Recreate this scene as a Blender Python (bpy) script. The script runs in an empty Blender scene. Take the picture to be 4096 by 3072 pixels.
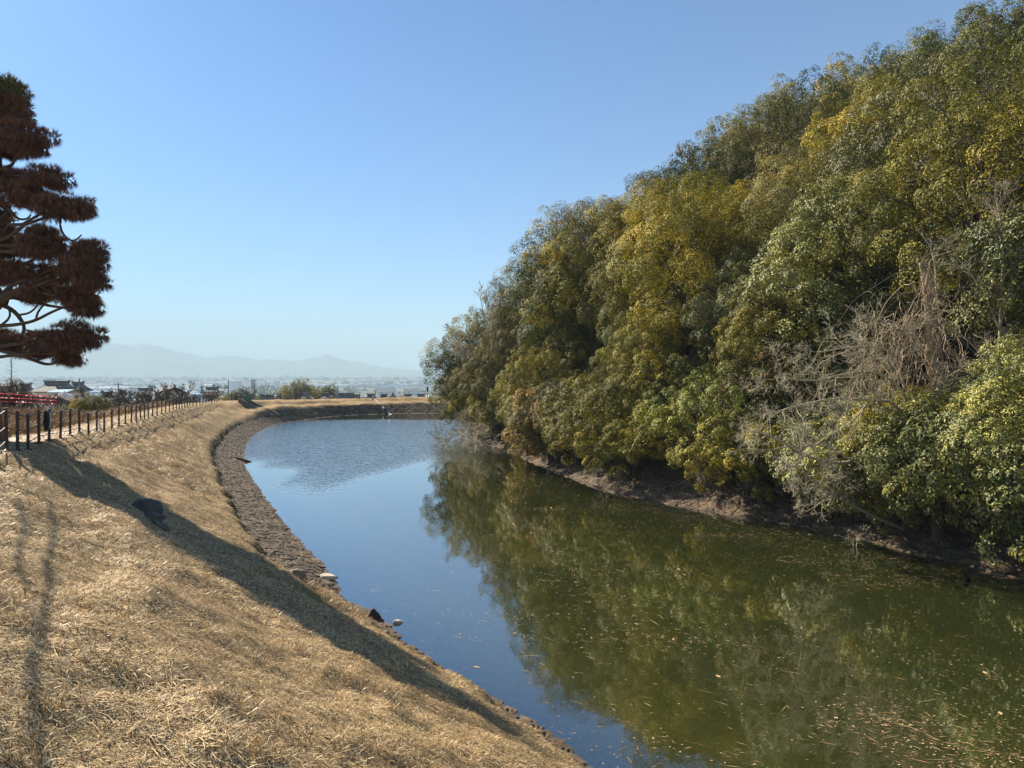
import bpy, math, random
import numpy as np
from mathutils import Vector
S = bpy.context.scene
C = S.collection
R = math.radians

# ---------------------------------------------------------------- camera, sky, sun, exposure
EYE = 7.0
F = 711.0                                   # focal length in pixels of a 1024 px wide frame
cd = bpy.data.cameras.new('camera'); cam = bpy.data.objects.new('camera', cd); C.objects.link(cam)
cam.location = (0, 0, EYE); cam.rotation_euler = (R(90), 0, 0)
cd.sensor_width = 36; cd.lens = F / 1024 * 36; cd.shift_y = -13 / 1024
cd.clip_start = .05; cd.clip_end = 40000
S.camera = cam
SUN_EL = R(34.3); SUN_AZ = math.atan2(-.765, .644)          # towards the sun, measured from +y to +x
W = bpy.data.worlds.new("World"); S.world = W; W.use_nodes = True
wn = W.node_tree; bg = wn.nodes['Background']
sky = wn.nodes.new('ShaderNodeTexSky'); sky.sky_type = 'NISHITA'; sky.sun_disc = False
sky.sun_elevation = SUN_EL; sky.sun_rotation = SUN_AZ; sky.altitude = 100
sky.air_density = 1.0; sky.dust_density = 0.35; sky.ozone_density = 2.6
tint = wn.nodes.new('ShaderNodeMix'); tint.data_type = 'RGBA'; tint.blend_type = 'MULTIPLY'; tint.inputs['Factor'].default_value = 1
tint.inputs['B'].default_value = (.345, .605, .86, 1)          # a deeper winter blue
wn.links.new(sky.outputs[0], tint.inputs['A']); wn.links.new(tint.outputs['Result'], bg.inputs[0]); bg.inputs[1].default_value = 0.052
sl = bpy.data.lights.new('sun', 'SUN'); sun = bpy.data.objects.new('sun', sl); C.objects.link(sun)
sl.energy = 5.0; sl.angle = R(0.5); sl.color = (1.0, .90, .76)
sd = Vector((math.sin(SUN_AZ) * math.cos(SUN_EL), math.cos(SUN_AZ) * math.cos(SUN_EL), math.sin(SUN_EL)))
sun.rotation_euler = sd.to_track_quat('Z', 'Y').to_euler()
S.view_settings.view_transform = 'Standard'; S.view_settings.look = 'None'
S.view_settings.exposure = 1.68; S.view_settings.gamma = 1
S.cycles.max_bounces = 6; S.cycles.diffuse_bounces = 2; S.cycles.glossy_bounces = 3
S.cycles.transparent_max_bounces = 12; S.cycles.volume_bounces = 0; S.cycles.transmission_bounces = 3
S.cycles.caustics_reflective = False; S.cycles.caustics_refractive = False
S.cycles.sample_clamp_indirect = 4.0

# ---------------------------------------------------------------- helpers
rs = np.random.RandomState
def tag(o, label=None, cat=None, group=None, kind=None):
    if label: o['label'] = label
    if cat: o['category'] = cat
    if group: o['group'] = group
    if kind: o['kind'] = kind
    return o
def link(name, me, parent=None):
    o = bpy.data.objects.new(name, me); C.objects.link(o)
    if parent: o.parent = parent
    return o
def empty(name, loc=(0, 0, 0), rz=0, label=None, cat=None, group=None):
    o = bpy.data.objects.new(name, None); C.objects.link(o); o.location = loc; o.rotation_euler = (0, 0, rz)
    o.empty_display_size = .2
    return tag(o, label, cat, group)
def mesh(name, V, Fc, mat=None, smooth=False, face_attr=None, pt_attr=None):
    """V (n,3); Fc an (m,k) array or a list of such arrays with different k"""
    V = np.asarray(V, dtype=np.float32)
    Fs = [np.asarray(f, dtype=np.int32) for f in (Fc if isinstance(Fc, list) else [Fc]) if len(f)]
    me = bpy.data.meshes.new(name)
    me.vertices.add(len(V)); me.vertices.foreach_set('co', V.ravel())
    nl = sum(f.size for f in Fs); nf = sum(len(f) for f in Fs)
    me.loops.add(nl); me.loops.foreach_set('vertex_index', np.concatenate([f.ravel() for f in Fs]))
    st = []; o = 0
    for f in Fs:
        st.append(o + np.arange(len(f)) * f.shape[1]); o += f.size
    me.polygons.add(nf); me.polygons.foreach_set('loop_start', np.concatenate(st).astype(np.int32))
    me.update(calc_edges=True)
    me.polygons.foreach_set('use_smooth', np.full(nf, bool(smooth)))
    for d, dom in ((face_attr, 'FACE'), (pt_attr, 'POINT')):
        if d:
            for k, v in d.items():
                a = me.attributes.new(k, 'FLOAT', dom); a.data.foreach_set('value', np.asarray(v, np.float32))
    if mat is not None: me.materials.append(mat)
    return me
class MB:
    """collects pieces into one mesh"""
    def __init__(s): s.V = []; s.F = {}; s.n = 0
    def add(s, V, Fc):
        V = np.asarray(V, float).reshape(-1, 3); s.V.append(V)
        Fc = np.asarray(Fc, int)
        s.F.setdefault(Fc.shape[1], []).append(Fc + s.n); s.n += len(V); return s
    def addm(s, V, Fs):
        V = np.asarray(V, float).reshape(-1, 3); s.V.append(V)
        for Fc in Fs:
            if len(Fc): Fc = np.asarray(Fc, int); s.F.setdefault(Fc.shape[1], []).append(Fc + s.n)
        s.n += len(V); return s
    def box(s, c, d, rz=0, taper=1.0):
        x, y, z = [q / 2 for q in d]
        V = np.array([[-x, -y, -z], [x, -y, -z], [x, y, -z], [-x, y, -z], [-x * taper, -y * taper, z], [x * taper, -y * taper, z], [x * taper, y * taper, z], [-x * taper, y * taper, z]])
        ca, sa = math.cos(rz), math.sin(rz)
        V = np.stack([V[:, 0] * ca - V[:, 1] * sa, V[:, 0] * sa + V[:, 1] * ca, V[:, 2]], 1) + np.array(c)
        return s.add(V, [[3, 2, 1, 0], [4, 5, 6, 7], [0, 1, 5, 4], [1, 2, 6, 5], [2, 3, 7, 6], [3, 0, 4, 7]])
    def prism(s, poly, y0, y1):
        """closed polygon [(x,z)] extruded along y"""
        n = len(poly); V = [(x, y0, z) for x, z in poly] + [(x, y1, z) for x, z in poly]
        q = [[i, (i + 1) % n, n + (i + 1) % n, n + i] for i in range(n)]
        s.V.append(np.array(V, float)); s.F.setdefault(4, []).append(np.array(q) + s.n)
        s.F.setdefault(n, []).append(np.array([list(range(n))[::-1], [n + i for i in range(n)]]) + s.n); s.n += 2 * n
        return s
    def tube(s, P, rad, k=6, cap=True):
        P = np.asarray(P, float); n = len(P); rad = np.broadcast_to(np.asarray(rad, float), (n,))
        T = np.gradient(P, axis=0); T /= np.linalg.norm(T, axis=1)[:, None] + 1e-9
        ref = np.array([0, 0, 1.]) if abs(T[:, 2]).mean() < .8 else np.array([1., 0, 0])
        U = np.cross(T, ref); U /= np.linalg.norm(U, axis=1)[:, None] + 1e-9; Vv = np.cross(T, U)
        a = np.arange(k) * 2 * math.pi / k
        V = P[:, None] + rad[:, None, None] * (np.cos(a)[None, :, None] * U[:, None] + np.sin(a)[None, :, None] * Vv[:, None])
        i = np.arange(n - 1)[:, None] * k; j = np.arange(k)[None]; j2 = (j + 1) % k
        Fc = np.stack([i + j, i + j2, i + k + j2, i + k + j], -1).reshape(-1, 4)
        s.V.append(V.reshape(-1, 3)); s.F.setdefault(4, []).append(Fc + s.n)
        if cap and k > 3: s.F.setdefault(k, []).append(np.array([list(range(k))[::-1], [(n - 1) * k + q for q in range(k)]]) + s.n)
        s.n += n * k
        return s
    def build(s, name, mat, parent=None, smooth=False, origin=None):
        V = np.concatenate(s.V)
        if origin is not None: V = V - np.array(origin)
        me = mesh(name, V, [np.concatenate(f) for f in s.F.values()], mat, smooth)
        o = link(name, me, parent)
        if origin is not None: o.location = origin
        return o

def _hash(ix, iy, seed):
    h = (ix.astype(np.int64) * 374761393 + iy.astype(np.int64) * 668265263 + seed * 974634777) & 0xffffffff
    h = ((h ^ (h >> 13)) * 1274126177) & 0xffffffff
    return ((h ^ (h >> 16)) & 0xffff) / 65535.0
def vnoise(x, y, seed=0):
    x = np.asarray(x, float); y = np.asarray(y, float)
    ix = np.floor(x); iy = np.floor(y); fx = x - ix; fy = y - iy
    fx = fx * fx * (3 - 2 * fx); fy = fy * fy * (3 - 2 * fy)
    a = _hash(ix, iy, seed); b = _hash(ix + 1, iy, seed); c = _hash(ix, iy + 1, seed); d = _hash(ix + 1, iy + 1, seed)
    return (a * (1 - fx) + b * fx) * (1 - fy) + (c * (1 - fx) + d * fx) * fy
def fbm(x, y, seed=0, o=4):
    s = 0; a = .5
    for k in range(o): s = s + a * (vnoise(x * 2 ** k, y * 2 ** k, seed + k * 7) - .5); a *= .5
    return s * 2          # about -1..1
def sstep(a, b, x): t = np.clip((x - a) / (b - a), 0, 1); return t * t * (3 - 2 * t)
def seg_dist(x, y, P, closed=True, val=None):
    P = np.asarray(P, float); n = len(P); best = np.full(x.shape, 1e18); bv = np.zeros(x.shape)
    for i in range(n if closed else n - 1):
        a = P[i]; b = P[(i + 1) % n]; d = b[:2] - a[:2]; L = d @ d + 1e-12
        t = np.clip(((x - a[0]) * d[0] + (y - a[1]) * d[1]) / L, 0, 1)
        q = (x - a[0] - t * d[0]) ** 2 + (y - a[1] - t * d[1]) ** 2
        m = q < best; best = np.where(m, q, best)
        if val is not None: bv = np.where(m, val[i] * (1 - t) + val[(i + 1) % n] * t, bv)
    return (np.sqrt(best), bv) if val is not None else np.sqrt(best)
def inside(x, y, P):
    P = np.asarray(P, float); n = len(P); c = np.zeros(x.shape, bool)
    for i in range(n):
        x0, y0 = P[i][:2]; x1, y1 = P[(i + 1) % n][:2]
        if y0 == y1: continue
        c ^= ((y0 > y) != (y1 > y)) & (x < (x1 - x0) * (y - y0) / (y1 - y0) + x0)
    return c
def smooth_poly(P, it=2, closed=True):
    P = np.asarray(P, float)
    for _ in range(it):
        if closed: Q = np.roll(P, -1, 0); P = np.stack([.75 * P + .25 * Q, .25 * P + .75 * Q], 1).reshape(-1, P.shape[1])
        else:
            Q = P[1:]; A = P[:-1]; M = np.stack([.75 * A + .25 * Q, .25 * A + .75 * Q], 1).reshape(-1, P.shape[1])
            P = np.concatenate([P[:1], M, P[-1:]])
    return P
def at(px, py, D): return np.array([(px - 512) / F * D, D, EYE - (py - 371) / F * D])

# ---- materials
def newmat(name):
    m = bpy.data.materials.new(name); m.use_nodes = True
    return m, m.node_tree.nodes, m.node_tree.links, m.node_tree.nodes['Principled BSDF']
def simple(name, col, rough=.8, metal=0, var=.25, scale=3.0, bump=0.0, bscale=20.0, spec=.3):
    m, N, L, P = newmat(name)
    tc = N.new('ShaderNodeTexCoord')
    nz = N.new('ShaderNodeTexNoise'); nz.inputs['Scale'].default_value = scale; nz.inputs['Detail'].default_value = 6
    L.new(tc.outputs['Object'], nz.inputs['Vector'])
    mx = N.new('ShaderNodeMix'); mx.data_type = 'RGBA'
    mx.inputs['A'].default_value = (*[c * (1 - var) for c in col], 1); mx.inputs['B'].default_value = (*[min(1, c * (1 + var)) for c in col], 1)
    L.new(nz.outputs['Fac'], mx.inputs['Factor']); L.new(mx.outputs['Result'], P.inputs['Base Color'])
    P.inputs['Roughness'].default_value = rough; P.inputs['Metallic'].default_value = metal; P.inputs['Specular IOR Level'].default_value = spec
    if bump:
        n2 = N.new('ShaderNodeTexNoise'); n2.inputs['Scale'].default_value = bscale; n2.inputs['Detail'].default_value = 5
        L.new(tc.outputs['Object'], n2.inputs['Vector'])
        b = N.new('ShaderNodeBump'); b.inputs['Strength'].default_value = 1; b.inputs['Distance'].default_value = bump
        L.new(n2.outputs['Fac'], b.inputs['Height']); L.new(b.outputs[0], P.inputs['Normal'])
    return m
def ramp(N, L, src, stops):
    r = N.new('ShaderNodeValToRGB'); e = r.color_ramp.elements
    while len(e) < len(stops): e.new(.5)
    for q, (p, c) in zip(e, stops): q.position = p; q.color = (*c, 1)
    L.new(src, r.inputs[0]); return r.outputs[0]
def attr(N, name):
    a = N.new('ShaderNodeAttribute'); a.attribute_name = name; return a.outputs['Fac']
def noise(N, L, vec, scale, detail=5, rough=.55):
    n = N.new('ShaderNodeTexNoise'); n.inputs['Scale'].default_value = scale; n.inputs['Detail'].default_value = detail
    n.inputs['Roughness'].default_value = rough; L.new(vec, n.inputs['Vector']); return n.outputs['Fac']
def mixc(N, L, f, a, b, mode='MIX'):
    m = N.new('ShaderNodeMix'); m.data_type = 'RGBA'; m.blend_type = mode
    for s, v in (('Factor', f), ('A', a), ('B', b)):
        if isinstance(v, (int, float)): m.inputs[s].default_value = v
        elif isinstance(v, tuple): m.inputs[s].default_value = (*v, 1)
        else: L.new(v, m.inputs[s])
    return m.outputs['Result']
def mathn(N, L, op, a, b=0.0, clamp=False):
    m = N.new('ShaderNodeMath'); m.operation = op; m.use_clamp = clamp
    for i, v in enumerate((a, b)):
        if isinstance(v, (int, float)): m.inputs[i].default_value = v
        else: L.new(v, m.inputs[i])
    return m.outputs[0]

# ---------------------------------------------------------------- terrain (water level is z = 0)
OUTER = smooth_poly([(1.2, 12.5), (.74, 13.45), (.04, 14.36), (-.88, 15.6), (-2.1, 17.1), (-3.3, 18.9), (-4.2, 20.6), (-5.3, 21.6), (-6.0, 23.6),
    (-7.75, 27), (-9.8, 30.9), (-12.8, 37.1), (-17, 46), (-20.6, 54), (-25, 66), (-28.6, 78), (-31, 90), (-31.2, 96), (-30.4, 100), (-28, 109.6), (-24.4, 114), (-20, 117),
    (-10, 118), (10, 122), (40, 128), (80, 120), (104, 90), (112, 50), (104, 10), (84, -22), (50, -32), (30, -26), (18, -10), (9, 2), (6, 6), (3.4, 9.6)], 1)
# crest line of the bank: x, y, height
CREST = [(-13, 18.2, 4.85), (-14.6, 21.2, 4.6), (-16.6, 25.3, 4.45), (-19, 31, 4.15), (-21.5, 37.5, 3.85), (-24.5, 46, 3.7), (-27.5, 54, 3.5), (-31.3, 66, 3.35),
    (-34.9, 77, 3.15), (-38, 90, 2.95), (-39.5, 101, 2.75), (-39, 108, 2.5), (-36.5, 114, 2.3), (-32, 120, 2.15), (-24, 124.5, 2.15), (-12, 126.5, 2.4), (10, 130, 2.4), (40, 136, 2.4),
    (86, 128, 2.4), (112, 94, 2.5), (120, 50, 3), (112, 6, 4), (88, -30, 5), (50, -41, 5.3), (24, -34, 5.4), (10, -18, 5.3), (3.5, -8, 5.3), (-1.2, -.5, 5.25), (-5, 6, 5.2), (-9, 12, 5.05)]
CREST_XY = [c[:2] for c in CREST]; CREST_Z = [c[2] for c in CREST]
ISLAND = smooth_poly([(17.3, 24), (15.7, 27), (14, 30.9), (11, 34.3), (7.4, 38.6), (4.9, 43), (2.5, 51.5), (-.2, 62), (-3, 70), (-5, 76), (-3.5, 84), (7, 92), (24, 98), (48, 99), (70, 86),
    (80, 60), (76, 30), (62, 8), (42, 1), (28, 7), (20.5, 16)], 1)
def plain_z(x, y):
    r = np.hypot(x, y)
    return np.interp(r, [0, 30, 45, 60, 80, 110, 150, 320, 700, 1500, 3000, 20000], [4.3, 4.2, 4.0, 3.3, 1.9, .3, -1.8, -10, -28, -52, -60, -60])
REVI = 1.7
REV = 1.9                                    # width of the stone revetment
def revw(y):
    return .4 + (REV - .4) * sstep(20.0, 22.5, y) + .3 * (vnoise(np.asarray(y) * .9, np.asarray(y) * 0, 3) - .5) + .25 * (vnoise(np.asarray(y) * 3.1, np.asarray(y) * 0, 4) - .5)
def height(x, y, full=False):
    x = np.asarray(x, float); y = np.asarray(y, float)
    do = seg_dist(x, y, OUTER); ino = inside(x, y, OUTER)
    di = seg_dist(x, y, ISLAND); ini = inside(x, y, ISLAND)
    dc, zc = seg_dist(x, y, CREST_XY, True, CREST_Z); inc = inside(x, y, CREST_XY)
    n1 = fbm(x / 2.2, y / 2.2, 3, 4); n2 = fbm(x / .5, y / .5, 9, 3)
    # bed of the moat
    dw = np.minimum(do, di); bed = -np.minimum(1.6, .30 * dw)
    # bank
    rw = revw(y); fr_ = sstep(86, 100, y); rs_ = .36 + .34 * fr_; zr = rw * rs_
    t = np.clip((do - rw) / np.maximum(do - rw + dc, .01), 0, 1)
    lip = .28 * sstep(0, .35, do - rw)
    g = (t * 1.10 - .10 * t * t) * (1 - fr_) + fr_ * (.34 * sstep(0, .08, t) + .66 * sstep(.50, .70, t))
    lip = lip * (1 - .6 * fr_)
    bank = np.where(do < rw, do * rs_, zr + lip + (zc - zr - .28 * (1 - .6 * fr_)) * g + (n1 * .24 * (1 + .8 * fr_) + n2 * .11) * np.clip((do - rw) / 1.2, 0, 1) * np.clip(dc / 1.5 + .35, 0, 1)
                    + .09 * np.sin(dc * 3.3 + n1 * 3) * np.exp(-dc / 3.2))
    # land beyond the crest: path, then a step down into the field, then the plain
    pz = plain_z(x, y) + fbm(x / 40, y / 40, 5, 3) * np.clip((np.hypot(x, y) - 60) / 200, 0, 1) * 2
    k = sstep(2.6, 9, dc)
    fld = (zc + .02 * n1) * (1 - k) + np.minimum(pz + n1 * .12, zc + 20) * k
    b = 1 - ((x + 50) / 11) ** 2 - ((y - 124) / 12) ** 2
    fld = fld + 2.5 * np.clip(b, 0, 1) ** .8
    z = np.where(ino, bed, np.where(inc, bank, fld))
    hill = np.where(di < REVI, di * .45, REVI * .45 + .15 + 24 * (1 - np.exp(-(di - REVI) * .036)) + n1 * .25)
    z = np.where(ini & ino, hill, z)
    if full:
        grass = (~ino) & (dc < 3.0 + n1 * .6) | (inc & ~ino)
        return z, dict(do=do, di=di, dc=dc, ino=ino, ini=ini & ino, inc=inc)
    return z
def hz(x, y): return float(height(np.array([x]), np.array([y]))[0])
def hit(px, py, dmin=3, dmax=400):
    """first ground point seen at a pixel of the 1024 x 768 frame"""
    D = np.geomspace(dmin, dmax, 1500); P = at(px, py, D) if False else np.stack([(px - 512) / F * D, D, EYE - (py - 371) / F * D], 1)
    h = np.maximum(height(P[:, 0], P[:, 1]), 0); k = np.argmax(P[:, 2] <= h)
    return P[k]
def polar_sheet(radii, angs, fn):
    Rr, A = np.meshgrid(radii, angs, indexing='ij'); x = Rr * np.sin(A); y = Rr * np.cos(A)
    return x, y
ang = np.concatenate([np.arange(-52, 52, .2), np.arange(52, 308, 4.0)]) * math.pi / 180
rad = np.concatenate([np.arange(.6, 40, .16), np.geomspace(40, 150, 260)[0:], np.geomspace(152, 12000, 150)])
X, Y = polar_sheet(rad, ang, None)
Z, info = height(X.ravel(), Y.ravel(), True)
nr, na = X.shape
# the sheet lies 2 cm lower under the revetment strips, which are laid on it
i = np.arange(nr - 1)[:, None] * na; j = np.arange(na)[None]; j2 = (j + 1) % na
Fg = np.stack([i + j, i + j2, i + na + j2, i + na + j], -1).reshape(-1, 4)[:, ::-1]
V = np.stack([X.ravel(), Y.ravel(), Z], 1)
cen = np.array([[0, 0, hz(0, 0)]]); V = np.concatenate([V, cen])
fan = np.array([[len(V) - 1, q, (q + 1) % na] for q in range(na)])[:, ::-1]
xr, yr = X.ravel(), Y.ravel(); rr = np.hypot(xr, yr)
n1 = fbm(xr / 3, yr / 3, 21, 3)
w_soil = info['ini'] * 1.0
w_bed = (info['ino'] & ~info['ini']) * 1.0
w_rev = np.where(~info['ino'] | info['ini'], 1 - sstep(-.1, .15, np.where(info['ini'], info['di'] - REVI, info['do'] - revw(yr)) + n1 * .2), 1.0)
w_field = (~info['inc']) * sstep(2.6, 4.5, info['dc'] + n1)
w_path = (~info['inc']) * sstep(.5, .9, info['dc'] + n1 * .3) * (1 - sstep(2.1, 2.6, info['dc'] + n1 * .3)) * sstep(24, 30, yr) * (1 - sstep(36, 44, yr))
w_far = sstep(150, 500, rr)
w_green = np.clip(1.3 * (1 - ((xr + 45) / 6) ** 2 - ((yr - 113) / 2.6) ** 2) + n1 * .5, 0, 1) * (~info['inc'])
pa = {k: np.append(v, 0) for k, v in dict(soil=w_soil, bed=w_bed, rev=w_rev, field=w_field, path=w_path, far=w_far, green=w_green).items()}
mg, N, L, P = newmat('ground')
gco = N.new('ShaderNodeNewGeometry').outputs['Position']
straw = ramp(N, L, noise(N, L, gco, 9, 8, .75), [(.34, (.07, .045, .022)), (.5, (.22, .15, .075)), (.66, (.44, .33, .17))])
straw = mixc(N, L, noise(N, L, gco, .45, 4), straw, mixc(N, L, .5, straw, (.30, .19, .07)))
fieldc = ramp(N, L, noise(N, L, gco, 3, 8, .7), [(.35, (.12, .075, .035)), (.65, (.36, .24, .11))])
farc = ramp(N, L, noise(N, L, gco, .012, 7, .65), [(.36, (.03, .042, .028)), (.47, (.07, .075, .05)), (.55, (.16, .13, .09)), (.66, (.09, .09, .08))])
soil = ramp(N, L, noise(N, L, gco, 6, 8, .7), [(.35, (.03, .021, .013)), (.65, (.10, .066, .038))])
bedc = ramp(N, L, noise(N, L, gco, 3, 6, .7), [(.3, (.10, .07, .03)), (.7, (.24, .18, .09))])
revc = ramp(N, L, noise(N, L, gco, 7, 8, .7), [(.35, (.045, .034, .025)), (.65, (.16, .12, .085))])
c = mixc(N, L, attr(N, 'field'), straw, fieldc); c = mixc(N, L, attr(N, 'path'), c, (.42, .33, .25)); c = mixc(N, L, attr(N, 'green'), c, (.10, .22, .03))
c = mixc(N, L, attr(N, 'far'), c, farc); c = mixc(N, L, attr(N, 'soil'), c, soil); c = mixc(N, L, attr(N, 'rev'), c, revc); c = mixc(N, L, attr(N, 'bed'), c, bedc)
L.new(c, P.inputs['Base Color']); P.inputs['Roughness'].default_value = .95; P.inputs['Specular IOR Level'].default_value = .1
bp = N.new('ShaderNodeBump'); bp.inputs['Distance'].default_value = .05; bp.inputs['Strength'].default_value = .8
L.new(noise(N, L, gco, 12, 7, .7), bp.inputs['Height']); L.new(bp.outputs[0], P.inputs['Normal'])
g = link('ground', mesh('ground', V, [Fg, fan], mg, True, pt_attr=pa)); tag(g, kind='structure')

# ---------------------------------------------------------------- stone revetments at the waterline
def resample(P, step, closed=True):
    P = np.asarray(P, float); Q = np.concatenate([P, P[:1]]) if closed else P
    d = np.r_[0, np.cumsum(np.linalg.norm(np.diff(Q, axis=0), axis=1))]; n = int(d[-1] / step); s = np.arange(n) * step
    return np.stack([np.interp(s, d, Q[:, k]) for k in range(2)], 1), s
def cells(u, v, seed):
    """staggered stones: returns distance to the joint and a random per stone"""
    iu = np.floor(u + .5 * (np.floor(v) % 2)); iv = np.floor(v); f1 = np.full(u.shape, 9.); f2 = f1.copy(); idr = np.zeros(u.shape)
    bu = np.floor(u); bv = np.floor(v)
    for a in (-1, 0, 1):
        for b in (-1, 0, 1):
            cu = bu + a; cv = bv + b
            qx = cu + .5 + .8 * (_hash(cu, cv, seed) - .5) + .5 * (cv % 2) - .25; qy = cv + .5 + .75 * (_hash(cu, cv, seed + 1) - .5)
            d = np.hypot(u - qx, v - qy); m = d < f1
            f2 = np.where(m, f1, np.minimum(f2, d)); idr = np.where(m, _hash(cu, cv, seed + 2), idr); f1 = np.where(m, d, f1)
    return f2 - f1, idr
def revetment(name, poly, sign, keep, label_seed, step=.07, width=REV + .5):
    P, s = resample(poly, step)
    T = np.roll(P, -1, 0) - np.roll(P, 1, 0); T /= np.linalg.norm(T, axis=1)[:, None] + 1e-9
    Nn = np.stack([T[:, 1], -T[:, 0]], 1) * sign
    k = keep(P); idx = np.where(k)[0]
    br = np.where(np.diff(idx) > 1)[0]
    if len(br): idx = np.concatenate([idx[br[0] + 1:], idx[:br[0] + 1]])
    vs = np.arange(-1.5, width, step)
    PP = P[idx][:, None] + Nn[idx][:, None] * vs[None, :, None]
    x = PP[..., 0].ravel(); y = PP[..., 1].ravel(); ss = np.repeat(np.unwrap(s[idx] / s[-1] * 2 * math.pi) * s[-1] / (2 * math.pi), len(vs)); vv = np.tile(vs, len(idx))
    e, idr = cells(ss / .46 + .2 * vnoise(ss, vv, 5), vv / .34, label_seed)
    z = height(x, y) + .03 + .035 * sstep(0, .22, e) + .03 * (idr - .5) + .05 * fbm(x / .35, y / .35, 7, 4) + (sign > 0) * .12 * fbm(x / .7, y / .7, 17, 3) - .08 * sstep(width - .35, width, vv) - (.35 * (vv > revw(y) + .15 - .3 * fbm(ss / .8, vv, 3)) if sign < 0 else 0)
    n = len(vs); i = np.arange(len(idx) - 1)[:, None] * n; j = np.arange(n - 1)[None]
    Fc = np.stack([i + j, i + j + 1, i + n + j + 1, i + n + j], -1).reshape(-1, 4)
    if sign < 0: Fc = Fc[:, ::-1]
    o = link(name, mesh(name, np.stack([x, y, z], 1), Fc, m_stone, False, pt_attr=dict(stone=idr, joint=sstep(0, .2, e))))
    tag(o, kind='structure'); return o
m_stone, N, L, P = newmat('revetment_stone')
gco = N.new('ShaderNodeNewGeometry').outputs['Position']
c = ramp(N, L, attr(N, 'stone'), [(0, (.038, .027, .016)), (.5, (.085, .060, .036)), (1, (.15, .105, .062))])
c = mixc(N, L, noise(N, L, gco, 14, 8, .75), mixc(N, L, .55, c, (.04, .03, .022)), c)
c = mixc(N, L, mathn(N, L, 'ADD', mathn(N, L, 'MULTIPLY', attr(N, 'joint'), .6), .4), (.03, .024, .016), c); c = mixc(N, L, ramp(N, L, noise(N, L, gco, 1.3, 8, .75), [(.5, (0, 0, 0)), (.62, (.7, .7, .7))]), c, (.17, .12, .07))
L.new(c, P.inputs['Base Color']); P.inputs['Roughness'].default_value = .9; P.inputs['Specular IOR Level'].default_value = .2
revetment('stone_revetment', OUTER, -1, lambda P: (P[:, 1] > 2) & (P[:, 0] < 12), 11)
revetment('stone_revetment', ISLAND, 1, lambda P: (P[:, 1] > 14) & (P[:, 0] < 24) & (P[:, 1] < 86), 31, width=REVI + .1)
# ---------------------------------------------------------------- water
xs = np.unique(np.concatenate([np.arange(-40, 30, .5), np.arange(30, 118, 2.)])); ys = np.unique(np.concatenate([np.arange(-48, 6, 2.), np.arange(6, 134, .5)]))
XX, YY = np.meshgrid(xs, ys); xr, yr = XX.ravel(), YY.ravel()
zb, inf = height(xr, yr, True)
keepv = inf['ino'] | (inf['do'] < 1.8)
nx = len(xs); ny = len(ys); i = np.arange(ny - 1)[:, None] * nx; j = np.arange(nx - 1)[None]
Fc = np.stack([i + j, i + j + 1, i + nx + j + 1, i + nx + j], -1).reshape(-1, 4)
Fc = Fc[keepv[Fc].all(1)]
used = np.unique(Fc); remap = -np.ones(len(xr), int); remap[used] = np.arange(len(used))
V = np.stack([xr, yr, np.zeros_like(xr)], 1)[used]
# wind has reached the open part of the pond only
edge = np.interp(xr, [-30, -20, -14, -11.5, -9.5, -6.5, -2, 4], [62, 52, 43, 39.5, 44, 54, 58, 60])
rip = sstep(-2, 9, yr - edge + fbm(xr / 4, yr / 7, 44, 4) * 7)
calm = sstep(96, 104, yr + fbm(xr / 6, yr / 3, 45, 3) * 3)
rip = rip * (1 - calm * .93)
water = link('water', mesh('water', V, remap[Fc], None, True, pt_attr=dict(depth=-zb[used], ripple=rip[used]))); tag(water, kind='structure')
mw = bpy.data.materials.new('pond_water'); mw.use_nodes = True; N = mw.node_tree.nodes; L = mw.node_tree.links; N.clear()
out = N.new('ShaderNodeOutputMaterial')
gco = N.new('ShaderNodeNewGeometry').outputs['Position']
mp = N.new('ShaderNodeMapping'); mp.inputs['Scale'].default_value = (1.0, .55, 1); mp.inputs['Rotation'].default_value = (0, 0, R(-8)); L.new(gco, mp.inputs['Vector'])
h = mathn(N, L, 'ADD', noise(N, L, mp.outputs[0], 2.6, 3, .5), mathn(N, L, 'MULTIPLY', noise(N, L, mp.outputs[0], 7, 2, .5), .35))
bp = N.new('ShaderNodeBump'); bp.inputs['Strength'].default_value = 1
L.new(mathn(N, L, 'ADD', mathn(N, L, 'MULTIPLY', attr(N, 'ripple'), .13), .0022), bp.inputs['Distance']); L.new(h, bp.inputs['Height'])
fr = N.new('ShaderNodeFresnel'); fr.inputs['IOR'].default_value = 1.333; L.new(bp.outputs[0], fr.inputs['Normal'])
gl = N.new('ShaderNodeBsdfGlossy'); gl.inputs['Roughness'].default_value = .012; L.new(bp.outputs[0], gl.inputs['Normal']); gl.inputs['Color'].default_value = (1, 1, 1, 1)
df = N.new('ShaderNodeBsdfDiffuse'); df.inputs['Color'].default_value = (.022, .026, .007, 1)
tr = N.new('ShaderNodeBsdfTransparent'); L.new(mixc(N, L, mathn(N, L, 'MULTIPLY', attr(N, 'depth'), 1.6, True), (.85, .78, .60), (.42, .36, .14)), tr.inputs['Color'])
turb = mathn(N, L, 'POWER', mathn(N, L, 'MULTIPLY', attr(N, 'depth'), 1.35, True), .7)
m1 = N.new('ShaderNodeMixShader'); L.new(turb, m1.inputs[0]); L.new(tr.outputs[0], m1.inputs[1]); L.new(df.outputs[0], m1.inputs[2])
m2 = N.new('ShaderNodeMixShader'); L.new(mathn(N, L, 'POWER', fr.outputs[0], .47), m2.inputs[0]); L.new(m1.outputs[0], m2.inputs[1]); L.new(gl.outputs[0], m2.inputs[2])
L.new(m2.outputs[0], out.inputs['Surface']); water.data.materials.append(mw)

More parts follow.
